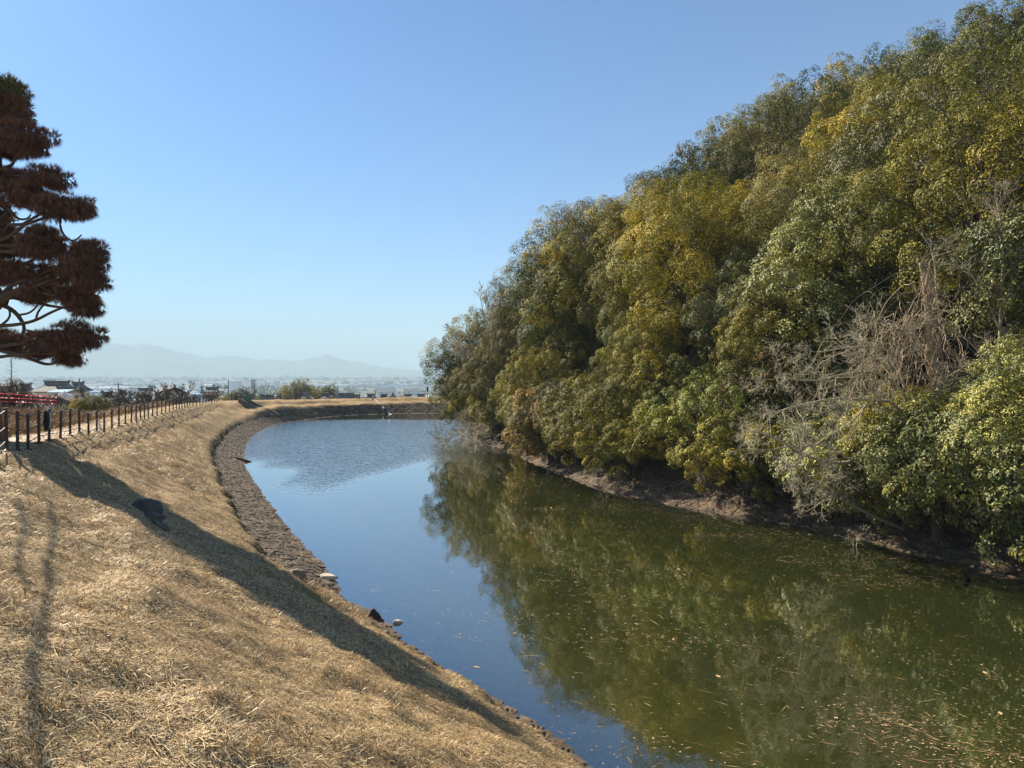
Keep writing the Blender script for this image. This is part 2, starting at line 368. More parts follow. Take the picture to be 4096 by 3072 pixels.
# floating straw and leaves: nobody could count them
rng = rs(5)
n = 9500
px = rng.uniform(-14, 24, n * 6); py = rng.uniform(9, 58, n * 6)
dens = .10 + .9 * sstep(.50, .72, vnoise(px / 2.6 + .6 * py / 2.6, py / 3.2, 60)) + .25 * vnoise(px / .7, py / .7, 61)
dens *= np.interp(px + (py - 20) * .12, [-12, -4, 0, 3], [.12, .25, .6, 1.0])
dens *= np.clip(22 / py, .25, 1.2)
k = (rng.rand(n * 6) < dens * .55) & inside(px, py, OUTER) & ~inside(px, py, ISLAND)
px, py = px[k][:n], py[k][:n]
# three gathered rafts of reed litter
for (cx, cy, sx, sy, m) in [(7.6, 14.2, .9, .5, 240), (8.6, 12.9, .9, .35, 200), (11.2, 13.6, .5, .35, 170), (8.7, 13.9, 1.6, .6, 200), (1.55, 36.0, .8, .3, 110), (5.2, 18.2, 1.2, .5, 70), (11.5, 26.2, 1.6, .3, 120), (13, 23.5, 1.2, .4, 120), (9.5, 30.2, 1.2, .35, 100)]:
    px = np.r_[px, rng.normal(cx, sx, m)]; py = np.r_[py, rng.normal(cy, sy, m)]
n = len(px); straw_ = rng.rand(n) < .62
Ln = np.where(straw_, rng.gamma(1.6, .065, n) + .03, rng.uniform(.025, .065, n)); Ln = np.where(rng.rand(n) < .02, Ln * 3.2, Ln); Ln = np.minimum(Ln, .75)
Wd = np.where(straw_, rng.uniform(.005, .012, n), Ln * rng.uniform(.35, .8, n)); a = np.where(straw_, rng.normal(-.25, .6, n), rng.uniform(0, 6.28, n))
ux, uy = np.cos(a), np.sin(a)
def quad(sx, sy, z): return np.stack([px + ux * sx * Ln / 2 - uy * sy * Wd / 2, py + uy * sx * Ln / 2 + ux * sy * Wd / 2, z], 1)
z0 = np.full(n, .006)
Vq = np.stack([quad(-1, 0, z0), quad(.1, -1, z0 + .002), quad(1, 0, z0 + rng.rand(n) * .006), quad(.1, 1, z0 + .004)], 1).reshape(-1, 3)
ml, N, L, P = newmat('floating_litter')
L.new(ramp(N, L, attr(N, 'rnd'), [(0, (.22, .12, .05)), (.4, (.34, .23, .10)), (.8, (.42, .31, .15)), (1, (.42, .19, .08))]), P.inputs['Base Color']); P.inputs['Roughness'].default_value = .7
tag(link('floating_leaves', mesh('floating_leaves', Vq, np.arange(4 * n).reshape(-1, 4), ml, face_attr=dict(rnd=rng.rand(n)))), kind='stuff')

# ---------------------------------------------------------------- mown straw and stubble on the banks
rng = rs(8)
def straw_mesh(name, x, y, Lm, Wm, lift, seed, mat, heading=None, zoff=0.0, bend=True, hgt=None, lodge=.9):
    r = rs(seed); n = len(x); z = (height(x, y) if hgt is None else hgt) + zoff
    a = r.uniform(0, 2 * math.pi, n) if heading is None else r.normal(heading, lodge, n)
    el = np.abs(r.normal(0, lift, n)); ln = Lm * r.uniform(.4, 1.5, n); w = Wm * r.uniform(.6, 1.4, n)
    # slope follows the ground
    e = .12; gx = (height(x + e, y) - height(x - e, y)) / (2 * e); gy = (height(x, y + e) - height(x, y - e)) / (2 * e)
    dx, dy = np.cos(a), np.sin(a); dz = gx * dx + gy * dy + np.tan(np.clip(el, 0, 1.35))
    q = np.sqrt(dx * dx + dy * dy + dz * dz); dx, dy, dz = dx / q, dy / q, dz / q
    sx, sy = -np.sin(a), np.cos(a); sz = gx * sx + gy * sy
    base = np.stack([x, y, z + .01], 1); D3 = np.stack([dx, dy, dz], 1); S3 = np.stack([sx, sy, sz], 1)
    mid = base + D3 * ln[:, None] * .55 + np.array([0, 0, 1]) * (ln * .06)[:, None]; tip = base + D3 * ln[:, None]; w = w[:, None]
    Vv = np.stack([base - S3 * w / 2, base + S3 * w / 2, mid + S3 * w / 2, tip, mid - S3 * w / 2], 1).reshape(-1, 3)
    k = np.arange(n)[:, None] * 5
    return mesh(name, Vv, [k + np.array([[0, 1, 2, 4]]), k + np.array([[4, 2, 3]])], mat, face_attr=dict(rnd=np.r_[r.rand(n), r.rand(n)]))
ms, N, L, P = newmat('dry_straw')
gco = N.new('ShaderNodeNewGeometry').outputs['Position']
cs = ramp(N, L, attr(N, 'rnd'), [(0, (.11, .065, .03)), (.22, (.36, .24, .12)), (.6, (.64, .45, .21)), (1, (.84, .67, .38))])
cs = mixc(N, L, mathn(N, L, 'MULTIPLY', ramp(N, L, noise(N, L, gco, .8, 5, .6), [(.42, (0, 0, 0)), (.62, (1, 1, 1))]), .55), cs, mixc(N, L, .5, cs, (.20, .11, .045)))
cs = mixc(N, L, mathn(N, L, 'MULTIPLY', ramp(N, L, noise(N, L, gco, 1.9, 4, .6), [(.62, (0, 0, 0)), (.70, (1, 1, 1))]), .35), cs, (.13, .15, .04))
L.new(cs, P.inputs['Base Color']); P.inputs['Roughness'].default_value = .55; P.inputs['Specular IOR Level'].default_value = .35
def scatter_polar(n, r0, r1, a0, a1, p, rng):
    u = rng.rand(n); r = (r0 ** p + u * (r1 ** p - r0 ** p)) ** (1 / p); a = rng.uniform(a0, a1, n) * math.pi / 180
    return r * np.sin(a), r * np.cos(a)
def bankpts(n, r0, r1, p, a0=-44, a1=44, inner=REV + .05, outer=2.2):
    x, y = scatter_polar(n, r0, r1, a0, a1, p, rng)
    ino = inside(x, y, OUTER); do = seg_dist(x, y, OUTER); inc = inside(x, y, CREST_XY); dc = seg_dist(x, y, CREST_XY)
    k = (~ino) & (do > inner - REV + revw(y) - .2 + .25 * rng.rand(n) - (rng.rand(n) < .16) * 3) & (inc | (dc < outer * (.7 + .5 * rng.rand(n))))
    # where the straw has gone bare soil shows
    k &= rng.rand(n) < np.clip(.25 + 1.6 * vnoise(x / .55, y / .55, 71) + .5 * vnoise(x / 2.3, y / 2.3, 72), 0, 1) * np.where(inc, 1, .75)
    return x[k], y[k]
SB = []
for (n, r0, r1, p, Lm, Wm, lift) in [(470000, 2.2, 14, .9, .055, .0044, .30), (45000, 2.2, 22, 1.0, .16, .0058, .16), (440000, 12, 40, .6, .095, .0085, .30), (330000, 34, 135, .6, .16, .018, .45)]:
    x, y = bankpts(n, r0, r1, p); SB.append((x, y, Lm, Wm, lift))
for q, (x, y, Lm, Wm, lift) in enumerate(SB):
    tag(link('dry_grass', straw_mesh('dry_grass', x, y, Lm, Wm, lift, 100 + q, ms, None if q in (0, 2, 3) else -1.0, lodge=.7)), kind='stuff')
# ---------------------------------------------------------------- leafy trees
def leafmat(name, stops, trans=.12, rough=.6, spec=.2):
    m, N, L, P = newmat(name)
    oi = N.new('ShaderNodeObjectInfo').outputs['Random']
    f = mathn(N, L, 'ADD', mathn(N, L, 'MULTIPLY', attr(N, 'rnd'), .72), mathn(N, L, 'MULTIPLY', oi, .28))
    c = ramp(N, L, f, stops)
    cl = ramp(N, L, attr(N, 'tone'), [(0, (.55, .60, .60)), (.5, (1, 1, 1)), (1, (1.35, 1.22, .85))])
    c = mixc(N, L, 1.0, c, cl, 'MULTIPLY')
    v_ = N.new('ShaderNodeHueSaturation'); L.new(c, v_.inputs['Color']); L.new(mathn(N, L, 'ADD', mathn(N, L, 'MULTIPLY', oi, .55), .78), v_.inputs['Value']); c = v_.outputs[0]
    L.new(c, P.inputs['Base Color']); P.inputs['Roughness'].default_value = rough; P.inputs['Specular IOR Level'].default_value = spec
    tl = N.new('ShaderNodeBsdfTranslucent'); L.new(mixc(N, L, 1.0, c, (1.3, 1.25, .55), 'MULTIPLY'), tl.inputs['Color'])
    mx = N.new('ShaderNodeMixShader'); mx.inputs[0].default_value = trans
    L.new(P.outputs[0], mx.inputs[1]); L.new(tl.outputs[0], mx.inputs[2]); L.new(mx.outputs[0], N['Material Output'].inputs['Surface'])
    return m
LM = {
 'dark green': leafmat('leaves_dark_green', [(0, (0.021, 0.030, 0.006)), (.5, (0.086, 0.106, 0.021)), (.85, (0.207, 0.220, 0.045)), (1, (0.392, 0.329, 0.068))]),
 'olive green': leafmat('leaves_olive_green', [(0, (0.041, 0.041, 0.006)), (.5, (0.166, 0.151, 0.020)), (.85, (0.368, 0.309, 0.038)), (1, (0.621, 0.394, 0.055))]),
 'glossy green': leafmat('leaves_glossy_green', [(0, (0.031, 0.039, 0.009)), (.5, (0.129, 0.140, 0.032)), (.85, (0.309, 0.294, 0.072)), (1, (0.518, 0.446, 0.120))], .1, .5, .32),
 'golden brown': leafmat('leaves_golden', [(0, (0.042, 0.030, 0.008)), (.5, (0.138, 0.094, 0.019)), (.85, (0.268, 0.174, 0.032)), (1, (0.371, 0.215, 0.049))]),
 'greyish olive': leafmat('leaves_greyish_olive', [(0, (0.033, 0.032, 0.013)), (.5, (0.120, 0.112, 0.039)), (.85, (0.268, 0.239, 0.082)), (1, (0.395, 0.308, 0.108))], .1, .65, .15),
}
bark = simple('bark', (.085, .065, .05), .9, bump=.02, bscale=14, var=.4)
darkbark = simple('dark_bark', (.035, .028, .022), .9, bump=.02, bscale=14, var=.4)
palebark = simple('pale_bark', (.36, .315, .21), .85, bump=.01, bscale=20, var=.35)
vinebark = simple('vine_stems', (.38, .28, .18), .85, var=.35, scale=8)
def unit(r, n):
    v = r.normal(size=(n, 3)); return v / np.linalg.norm(v, axis=1)[:, None]
def leaf_cloud(r, pos, out, size, droop, tone, asp=.42):
    """one small leaf face per position"""
    n = len(pos)
    nrm = out * 1.1 + r.normal(size=(n, 3)) * .30 + np.array([0, 0, .2]); nrm /= np.linalg.norm(nrm, axis=1)[:, None]
    ax = out * .5 + r.normal(size=(n, 3)) * .6 + np.array([0, 0, -droop])
    ax -= (ax * nrm).sum(1)[:, None] * nrm; ax /= np.linalg.norm(ax, axis=1)[:, None] + 1e-9
    sd_ = np.cross(nrm, ax); ln = (size * r.uniform(.65, 1.35, n))[:, None]; w = ln * asp
    V = np.stack([pos - ax * ln * .5, pos - ax * ln * .05 + sd_ * w * .5 + nrm * ln * .05, pos + ax * ln * .5, pos - ax * ln * .05 - sd_ * w * .5 + nrm * ln * .05], 1).reshape(-1, 3)
    return V, tone
def make_crown(seed, H, Rr, z0, puffs, per, size, droop, pr=(.8, 1.5), flat=.95):
    """puffs of leaves carried on the limbs of a crown H high, Rr wide from z0 up; returns mesh and puff centres"""
    r = rs(seed); P = []; tries = 0
    while len(P) < puffs and tries < 9000:
        tries += 1
        d = unit(r, 1)[0]; d[2] = abs(d[2]) if r.rand() < .8 else d[2] * .7
        k = r.uniform(.62, 1.0) if r.rand() < .8 else r.uniform(.2, .6)
        lob = 1 + .22 * math.sin(3 * math.atan2(d[1], d[0]) + seed) * (1 - abs(d[2]))
        c = np.array([d[0] * Rr * k * lob, d[1] * Rr * k * lob, z0 + (H - z0) * (.42 + .5 * d[2] * k)])
        pr_ = r.uniform(*pr)
        if any(np.linalg.norm((c - q[0]) * (1, 1, 1.25)) < .62 * (pr_ + q[1]) for q in P): continue
        P.append((c, pr_, r.rand()))
    ctr = np.array([0, 0, z0 + (H - z0) * .4])
    Vs = []; tn = []; rn = []
    for c, q, tone in P:
        n = int(per * (q / pr[1]) ** 2)
        # bumps over the puff, leaves over the bumps
        ns = 16; k_ = np.arange(ns) + .5; th = np.arccos(1 - 1.65 * k_ / ns); fi = 2.39996 * k_ + tone * 9
        bd = np.stack([np.cos(fi) * np.sin(th), np.sin(fi) * np.sin(th), np.cos(th)], 1) + r.normal(size=(ns, 3)) * .30; bd /= np.linalg.norm(bd, axis=1)[:, None]
        br = q * r.uniform(.24, .46, ns); bo = q * r.uniform(.52, .88, ns); w_ = r.randint(0, ns, n)
        d = unit(r, n) + bd[w_] * .75 + np.array([0, 0, .12]); d /= np.linalg.norm(d, axis=1)[:, None]
        pos = c + bd[w_] * bo[w_][:, None] + d * (br[w_] * (1 - .30 * r.rand(n) ** 2.5))[:, None]
        pos[:, 2] = c[2] + (pos[:, 2] - c[2]) * flat
        sp = r.rand(n) < .015; pos[sp] += d[sp] * .16
        o = d + .25 * bd[w_] + .35 * (c - ctr) / (np.linalg.norm(c - ctr) + 1e-6)
        o /= np.linalg.norm(o, axis=1)[:, None]
        V, _ = leaf_cloud(r, pos, o, size, droop, tone)
        Vs.append(V); tn.append(np.full(n, tone)); rn.append(r.rand(n))
    V = np.concatenate(Vs); n = len(V) // 4
    me = mesh('crown', V, np.arange(4 * n).reshape(-1, 4), None, face_attr=dict(rnd=np.concatenate(rn), tone=np.concatenate(tn)))
    me.materials.append(LM['dark green'])
    return me, P
def curve(r, a, b, n=6, wob=.12, sag=0.0):
    a = np.array(a, float); b = np.array(b, float); t = np.linspace(0, 1, n)[:, None]; L_ = np.linalg.norm(b - a)
    P = a + (b - a) * t; w = np.cumsum(r.normal(size=(n, 3)), axis=0) * wob * L_ / n; w -= w[-1] * t; P = P + w
    P[:, 2] += sag * L_ * np.sin(t[:, 0] * math.pi); return P
def make_trunk(seed, H, z0, P, tr):
    r = rs(seed + 500); m = MB(); top = z0 + (H - z0) * .45
    tk = curve(r, (0, 0, -.8), (r.normal() * .4, r.normal() * .4, top), 9, .15); m.tube(tk, np.linspace(tr, tr * .55, 9), 8)
    me1 = m; lb = MB()
    for q in sorted(P, key=lambda q: q[0][2]):
        c = q[0]; k = int(np.clip(3 + 5 * (c[2] - z0) / (H - z0) * 1.2, 3, 8)); s = tk[k]
        if c[2] < s[2] - .5: s = tk[3]
        p = curve(r, s, c, 6, .18, .10); lb.tube(p, np.linspace(tr * .28, .02, 6), 5, False)
        for _ in range(3):
            d = unit(r, 1)[0]; e = c + d * q[1] * .8; lb.tube(curve(r, p[4], e, 4, .2), np.linspace(.03, .008, 4), 3, False)
    def mk(mb, nm): return mesh(nm, np.concatenate(mb.V), [np.concatenate(f) for f in mb.F.values()], bark, True)
    return mk(me1, 'trunk'), mk(lb, 'limbs')
TYPES = {}
spec = dict(   # H, R, z0, puffs, leaves per puff, leaf size, droop, puff radii
 tall=[(15, 5.1, 1.6, 40, 5600, .125, .25, (1.3, 2.6)), (16, 5.5, 2.0, 46, 5600, .125, .2, (1.3, 2.7)), (14, 4.8, 1.4, 38, 5400, .13, .4, (1.2, 2.6))],
 mid=[(10, 3.7, .6, 40, 3400, .115, .25, (.8, 1.6)), (9, 3.5, .4, 38, 2800, .13, .45, (.8, 1.6)), (10.5, 3.4, .6, 38, 3000, .115, .3, (.8, 1.5))],
 low=[(5.2, 2.6, .1, 30, 1800, .125, .6, (.55, 1.15)), (4.4, 2.9, 0, 30, 1600, .13, .5, (.55, 1.15)), (3.2, 2.0, 0, 20, 1100, .12, .5, (.45, .9))],
 hang=[(5.8, 3.2, .6, 34, 2200, .12, .5, (.6, 1.2)), (6.6, 3.4, .8, 36, 2200, .12, .4, (.6, 1.25))],
 fine=[(13, 5.2, 1.8, 70, 2600, .115, .2, (.7, 1.6)), (12, 4.7, 1.8, 64, 2600, .115, .2, (.7, 1.6))])
sd0 = 11
for kd, lst in spec.items():
    for sp in lst:
        H, Rr, z0, pf, per, size, droop, pr = sp; sd0 += 1
        me, P = make_crown(sd0, H, Rr, z0, pf, per, size, droop, pr); t1, t2 = make_trunk(sd0, H, z0, P, .16 + H * .014)
        TYPES.setdefault(kd, []).append((me, t1, t2, H))
TREES = []
def tree(kd, v, x, y, color, sc=1.0, rz=None, name='evergreen_tree', lean=(0, 0), z=None, sz=1.0):
    me, t1, t2, H = TYPES[kd][v % len(TYPES[kd])]
    r = rs(int(abs(x * 91 + y * 37)) + v)
    o = empty(name, (x, y, (hz(x, y) - (1.0 if kd == 'hang' else 0) if z is None else z)), r.uniform(0, 6.28) if rz is None else rz)
    o.rotation_euler = (lean[0], lean[1], o.rotation_euler[2]); o.scale = (sc, sc, sc * sz)
    c = link('crown', me, o); c.material_slots[0].link = 'OBJECT'; c.material_slots[0].material = LM[color]
    link('trunk', t1, o); link('limbs', t2, o)
    TREES.append(dict(o=o, kd=kd, color=color, x=x, y=y, top=(o.location.z + H * sc * sz)))
    return o

# skyline of the mound, then the slopes below it
SKY = [(441, 352, 77), (452, 328, 76), (470, 303, 76), (494, 272, 73), (520, 243, 69), (546, 214, 64), (573, 186, 60), (603, 173, 58), (634, 167, 57), (664, 154, 60), (692, 134, 63), (717, 110, 65),
       (748, 90, 66), (782, 74, 66), (815, 60, 63), (850, 48, 62), (888, 37, 60), (926, 26, 58), (962, 4, 52), (1004, -18, 48), (1050, -30, 46)]
rng = rs(77)
pts = []
for k, (px, py, D) in enumerate(SKY):
    px += 16 if px < 480 else 30 if px < 640 else (20 if px < 760 else 8)
    x, y, zt = at(px, py, D); zg = hz(x, y)
    if px < 480: x = max(x, -4.2 + .02 * k); zg = hz(x, y)
    h = zt - zg; kd = 'mid' if h < 11.5 else ('tall' if px < 640 else 'fine'); v = k
    Ht = TYPES[kd][v % len(TYPES[kd])][3]; s_ = h * 1.0 / Ht
    if s_ > 1.3: sz = s_ / 1.25; s_ = 1.25
    else: sz = 1
    tree(kd, v, x, y, ['olive green', 'dark green', 'olive green', 'greyish olive'][k % 4] if px < 700 else ['dark green', 'greyish olive'][k % 2], s_, sz=sz); pts.append((x, y, 0))
skyx = np.array([s[0] for s in SKY]); skyy = np.array([s[1] for s in SKY])
cand = np.stack([rng.uniform(-6, 60, 26000), rng.uniform(18, 95, 26000)], 1)
di = seg_dist(cand[:, 0], cand[:, 1], ISLAND); ini = inside(cand[:, 0], cand[:, 1], ISLAND)
ok = ini & (di > 1.2) & (di < 27) & (np.abs(cand[:, 0]) < cand[:, 1] * .80 + 3) & (cand[:, 0] < 44)
cand = cand[ok]; di = di[ok]
nearx = np.array([min(((cx - a) ** 2 + (cy - b) ** 2, a + b * .3) for a, b in ISLAND)[1] for cx, cy in cand])
for (x, y), d, nx_ in zip(cand, di, nearx):
    if nx_ > 26 and d < 12 and y > 60: continue
    sep = 2.3 if d < 4.5 else (4.4 if d < 9 else 6.1)
    if all((x - a) ** 2 + (y - b) ** 2 > sep ** 2 for a, b, _ in pts): pts.append((x, y, d))
for (x, y, d) in pts[len(SKY):]:
    u = rng.rand(); nz = vnoise(x / 9, y / 9, 88)
    if d < 4.5: kd, v, sc = ('hang', rng.randint(2), rng.uniform(.75, 1.1)) if d < 2.4 or u < .4 else ('low', rng.randint(3), rng.uniform(.8, 1.2))
    elif d < 8: kd, v, sc = 'mid', rng.randint(3), rng.uniform(.8, 1.25)
    else: kd, v, sc = ('fine', rng.randint(2), rng.uniform(.95, 1.2)) if nz > .5 and d > 12 else ('tall', rng.randint(3), rng.uniform(.75, 1.2))
    col = 'glossy green' if (x > 12 and y < 48 and u < .7) else ('olive green' if nz + .4 * (u - .5) > .36 else 'dark green')
    if u > .97: col = 'golden brown'
    elif u > .84: col = 'greyish olive'
    # stay under the photographed skyline
    H = TYPES[kd][v % len(TYPES[kd])][3]; zg = hz(x, y); ppx = 512 + x / y * F
    ty = np.interp(ppx - 32, skyx, skyy) + 12; zmax = EYE - (ty - 371) / F * y
    if zg + H * sc > zmax: sc = (zmax - zg) / H
    if sc * H < 2.2: continue
    if sc < .6 and kd in ('tall', 'fine'): kd = 'mid'; sc = min(1, sc * 1.45)
    if y > 62 and ppx > 560 and zg + H * sc < zmax - 8: continue
    tree(kd, v, x, y, col, sc)
# younger trees that fill the gaps between the trunks
fill = []
for (x, y), d, nx_ in zip(cand[::-1], di[::-1], nearx[::-1]):
    if nx_ > 22 or d < 3.2 or d > 19 or (y > 60 and x > 8): continue
    if all((x - a) ** 2 + (y - b) ** 2 > 2.0 ** 2 for a, b, _ in pts) and all((x - a) ** 2 + (y - b) ** 2 > 3.1 ** 2 for a, b in fill): fill.append((x, y))
for x, y in fill: tree('low' if rng.rand() < .35 else 'mid', rng.randint(3), x, y, ['dark green', 'olive green', 'dark green', 'glossy green'][rng.randint(4)], rng.uniform(.62, .95))
# the ones that lean out over the stones
for (x, y, kd, v, sc, col) in [(16.6, 27.6, 'low', 0, 1.1, 'glossy green'), (14.9, 31.2, 'low', 1, 1.1, 'glossy green'), (18.6, 25.0, 'mid', 0, .8, 'glossy green'), (15.8, 29.6, 'mid', 1, .62, 'olive green'),
                               (17.8, 23.6, 'low', 2, 1.2, 'glossy green'), (20.4, 21.6, 'mid', 1, .8, 'glossy green'), (3.0, 52.6, 'low', 1, 1.25, 'golden brown'), (4.6, 49.0, 'low', 0, 1.15, 'olive green'), (3.9, 50.8, 'low', 2, 1.2, 'golden brown'),
                               (1.7, 57.5, 'mid', 0, .9, 'olive green'), (-2.6, 71.5, 'mid', 1, .95, 'olive green'), (-4.2, 76.5, 'mid', 2, .9, 'olive green'), (-1.6, 67, 'mid', 2, 1.0, 'greyish olive')]:
    tree(kd, v, x, y, col, sc, lean=(0, 0))
P_, _s = resample(ISLAND, 1.15); T = np.roll(P_, -1, 0) - np.roll(P_, 1, 0); T /= np.linalg.norm(T, axis=1)[:, None]; Nn = np.stack([T[:, 1], -T[:, 0]], 1)
for k in range(len(P_)):
    if 27 < P_[k][1] < 70 and P_[k][0] < 15.5 and rng.rand() < .72:
        q = P_[k] + Nn[k] * rng.uniform(1.7, 3.0); tree('low', rng.randint(3), q[0], q[1], ['dark green', 'olive green', 'glossy green', 'greyish olive'][rng.randint(4)], rng.uniform(.36, .62), name='waterside_shrub')
print('TREES', len(TREES))
# ---------------------------------------------------------------- mountains, plain, town
RIDGE = [(-400, 350), (-200, 346), (-60, 350), (0, 349), (40, 345), (80, 343), (100, 341), (113, 342.5), (131, 346), (143, 343.5), (160, 346), (178, 351), (199, 356), (206, 357.5), (222, 355), (245, 357), (259, 359.5), (278, 359),
         (296, 361), (305, 359), (315, 356), (319, 356.5), (326, 354), (331, 355.5), (340, 359), (356, 361.5), (370, 364.5), (386, 367.5), (398, 369), (407, 369), (417, 370.5), (428, 369), (440, 369), (470, 371), (520, 368), (640, 366), (800, 362), (1100, 360), (1500, 364)]
rx = [p[0] for p in RIDGE]; ry = [p[1] for p in RIDGE]
pxs = np.arange(-400, 1500, 1.5); rows = np.linspace(0, 1, 41)
Vv = []
for t in rows:
    D = 7600 + 3400 * t
    hr = np.interp(pxs, rx, ry) + 1.0 * fbm(pxs / 9, pxs * 0, 92, 3); hgt = (371 - hr) / F * 9300 + EYE + 60
    prof = np.interp(t, [0, .5, 1], [0, 1, .1]) ** 1.25
    x = (pxs - 512) / F * D
    nz = fbm(x / 700 + 5, np.full_like(x, D / 500), 91, 5)
    z = -62 + hgt * prof * (1 + .35 * nz * (1 - prof) * 2 + (.03 * nz if abs(t - .5) < .03 else 0)) * (D / 9300)
    Vv.append(np.stack([x, np.full_like(x, D), z], 1))
n = len(pxs); i = np.arange(len(rows) - 1)[:, None] * n; j = np.arange(n - 1)[None]
mm = simple('mountain_forest', (.03, .05, .06), .95, var=.5, scale=.004)
tag(link('mountains', mesh('mountains', np.concatenate(Vv), np.stack([i + j, i + j + 1, i + n + j + 1, i + n + j], -1).reshape(-1, 4), mm, True)), kind='structure')

walls = [simple('town_wall_white', (.62, .60, .56), .8, var=.06), simple('town_wall_cream', (.5, .44, .35), .8, var=.08), simple('town_wall_grey', (.33, .33, .33), .8, var=.1)]
roofs = [simple('town_roof_grey', (.13, .135, .145), .55, var=.15), simple('town_roof_dark', (.06, .062, .07), .5, var=.15), simple('town_roof_pale', (.72, .74, .75), .45, var=.05), simple('town_roof_blue', (.16, .36, .55), .5, var=.1), simple('town_roof_brown', (.20, .12, .08), .7, var=.15)]
def town_house(w, d, h, rh, wm, rm):
    b = MB().box((0, 0, h / 2 - 1), (w, d, h + 2)); q = []
    e = .5; b2 = MB(); y = d / 2 + e; x = w / 2 + e
    b2.add([[-x, -y, h], [x, -y, h], [x, y, h], [-x, y, h], [-x * .8, 0, h + rh], [x * .8, 0, h + rh]], [[0, 1, 5, 4], [2, 3, 4, 5]]); b2.add([[x, -y, h], [x, y, h], [x * .8, 0, h + rh], [-x, y, h], [-x, -y, h], [-x * .8, 0, h + rh]], [[0, 1, 2], [3, 4, 5]])
    me = mesh('town_house', np.concatenate(b.V + b2.V), [np.concatenate(b.F[4] + [f + 8 for f in b2.F[4]]), np.concatenate([f + 8 for f in b2.F[3]])], None)
    me.materials.append(wm); me.materials.append(rm); mi = np.array([0] * 6 + [1] * 4, np.int32); me.polygons.foreach_set('material_index', mi)
    return me
def town_block(w, d, h, wm, rm):
    b = MB().box((0, 0, h / 2 - 1), (w, d, h + 2)).box((0, 0, h + .3), (w + .6, d + .6, .6)); b.box((w * .2, 0, h + 1.5), (w * .2, d * .3, 2))
    me = mesh('town_block', np.concatenate(b.V), np.concatenate(b.F[4]), None); me.materials.append(wm); me.materials.append(rm)
    me.polygons.foreach_set('material_index', np.array([0] * 6 + [1] * 6 + [0] * 6, np.int32)); return me
rng = rs(31)
protos = []
for k in range(14):
    protos.append((town_house(rng.uniform(9, 18), rng.uniform(7, 10), rng.uniform(4, 6.5), rng.uniform(2, 3.4), walls[k % 3], roofs[[0, 1, 0, 2, 4, 0, 3][k % 7]]), 'low town house with a tiled roof far out on the hazy plain', 'town_house', 'house'))
for k in range(8):
    protos.append((town_block(rng.uniform(20, 50), rng.uniform(12, 25), rng.uniform(5, 9), walls[k % 3], roofs[[2, 0, 2, 3, 2, 0, 2, 0][k]]), 'flat roofed hall standing among houses far out on the hazy plain', 'town_hall_building', 'building'))
cnt = 0; near = []
for k in range(4000):
    D = 900 * (1 / (1 - rng.rand() * .93)) ** .6; px = rng.uniform(-10, 462)
    if D > 3200: continue
    x = (px - 512) / F * D
    if vnoise(x / 160, D / 160, 12) < .42: continue
    if any(abs(x - a) < 20 and abs(D - b) < 22 for a, b in near): continue
    near.append((x, D)); big = rng.rand() < (.10 if D < 700 else .22)
    me, lab, nm, cat = protos[rng.randint(14, 22)] if big else protos[rng.randint(0, 14)]
    o = link(nm, me); o.location = (x, D, hz(x, D)); o.rotation_euler = (0, 0, rng.choice([0, .25, -.2, 1.57, 1.3]) + rng.uniform(-.1, .1))
    tag(o, lab, cat, 'houses of the far town' if not big else 'large halls of the far town'); cnt += 1
    if cnt >= 290: break
# the rest of the town, past what could be counted
mb = {k: MB() for k in range(5)}; wl = MB(); n = 0
for k in range(30000):
    D = 1500 * (1 / (1 - rng.rand() * .9)) ** .9; px = rng.uniform(-40, 480)
    if D > 7000: continue
    x = (px - 512) / F * D
    if vnoise(x / 420, D / 420, 13) < .44: continue
    big = rng.rand() < .16; w = rng.uniform(20, 90) if big else rng.uniform(9, 20); h = rng.uniform(6, 14) if big else rng.uniform(4, 8); d_ = rng.uniform(10, 30) if big else 9
    if rng.rand() < .006: h = rng.uniform(22, 38); w = rng.uniform(14, 30)
    z = -60 if D > 3000 else float(plain_z(x, D)); a = rng.uniform(-.3, .3)
    wl.box((x, D, z + h / 2), (w, d_, h), a); mb[rng.choice([0, 1, 2, 2, 2, 3, 0]) if big else rng.choice([0, 1, 0, 2, 4])].box((x, D, z + h + 1.2), (w + 1, d_ + 1, 2.4), a, .55 if not big else .98); n += 1
    if n > 7000: break
V = np.concatenate(wl.V); Fs = [np.concatenate(wl.F[4])]; mi = [np.zeros(len(Fs[0]), np.int32)]; off = len(V)
for k, m_ in mb.items():
    if not m_.V: continue
    v = np.concatenate(m_.V); f = np.concatenate(m_.F[4]) + off; V = np.concatenate([V, v]); off += len(v); Fs.append(f); mi.append(np.full(len(f), k + 1, np.int32))
me = mesh('distant_town', V, [np.concatenate(Fs)], walls[0])
for q in roofs: me.materials.append(q)
me.polygons.foreach_set('material_index', np.concatenate(mi)); tag(link('distant_town', me), kind='stuff')
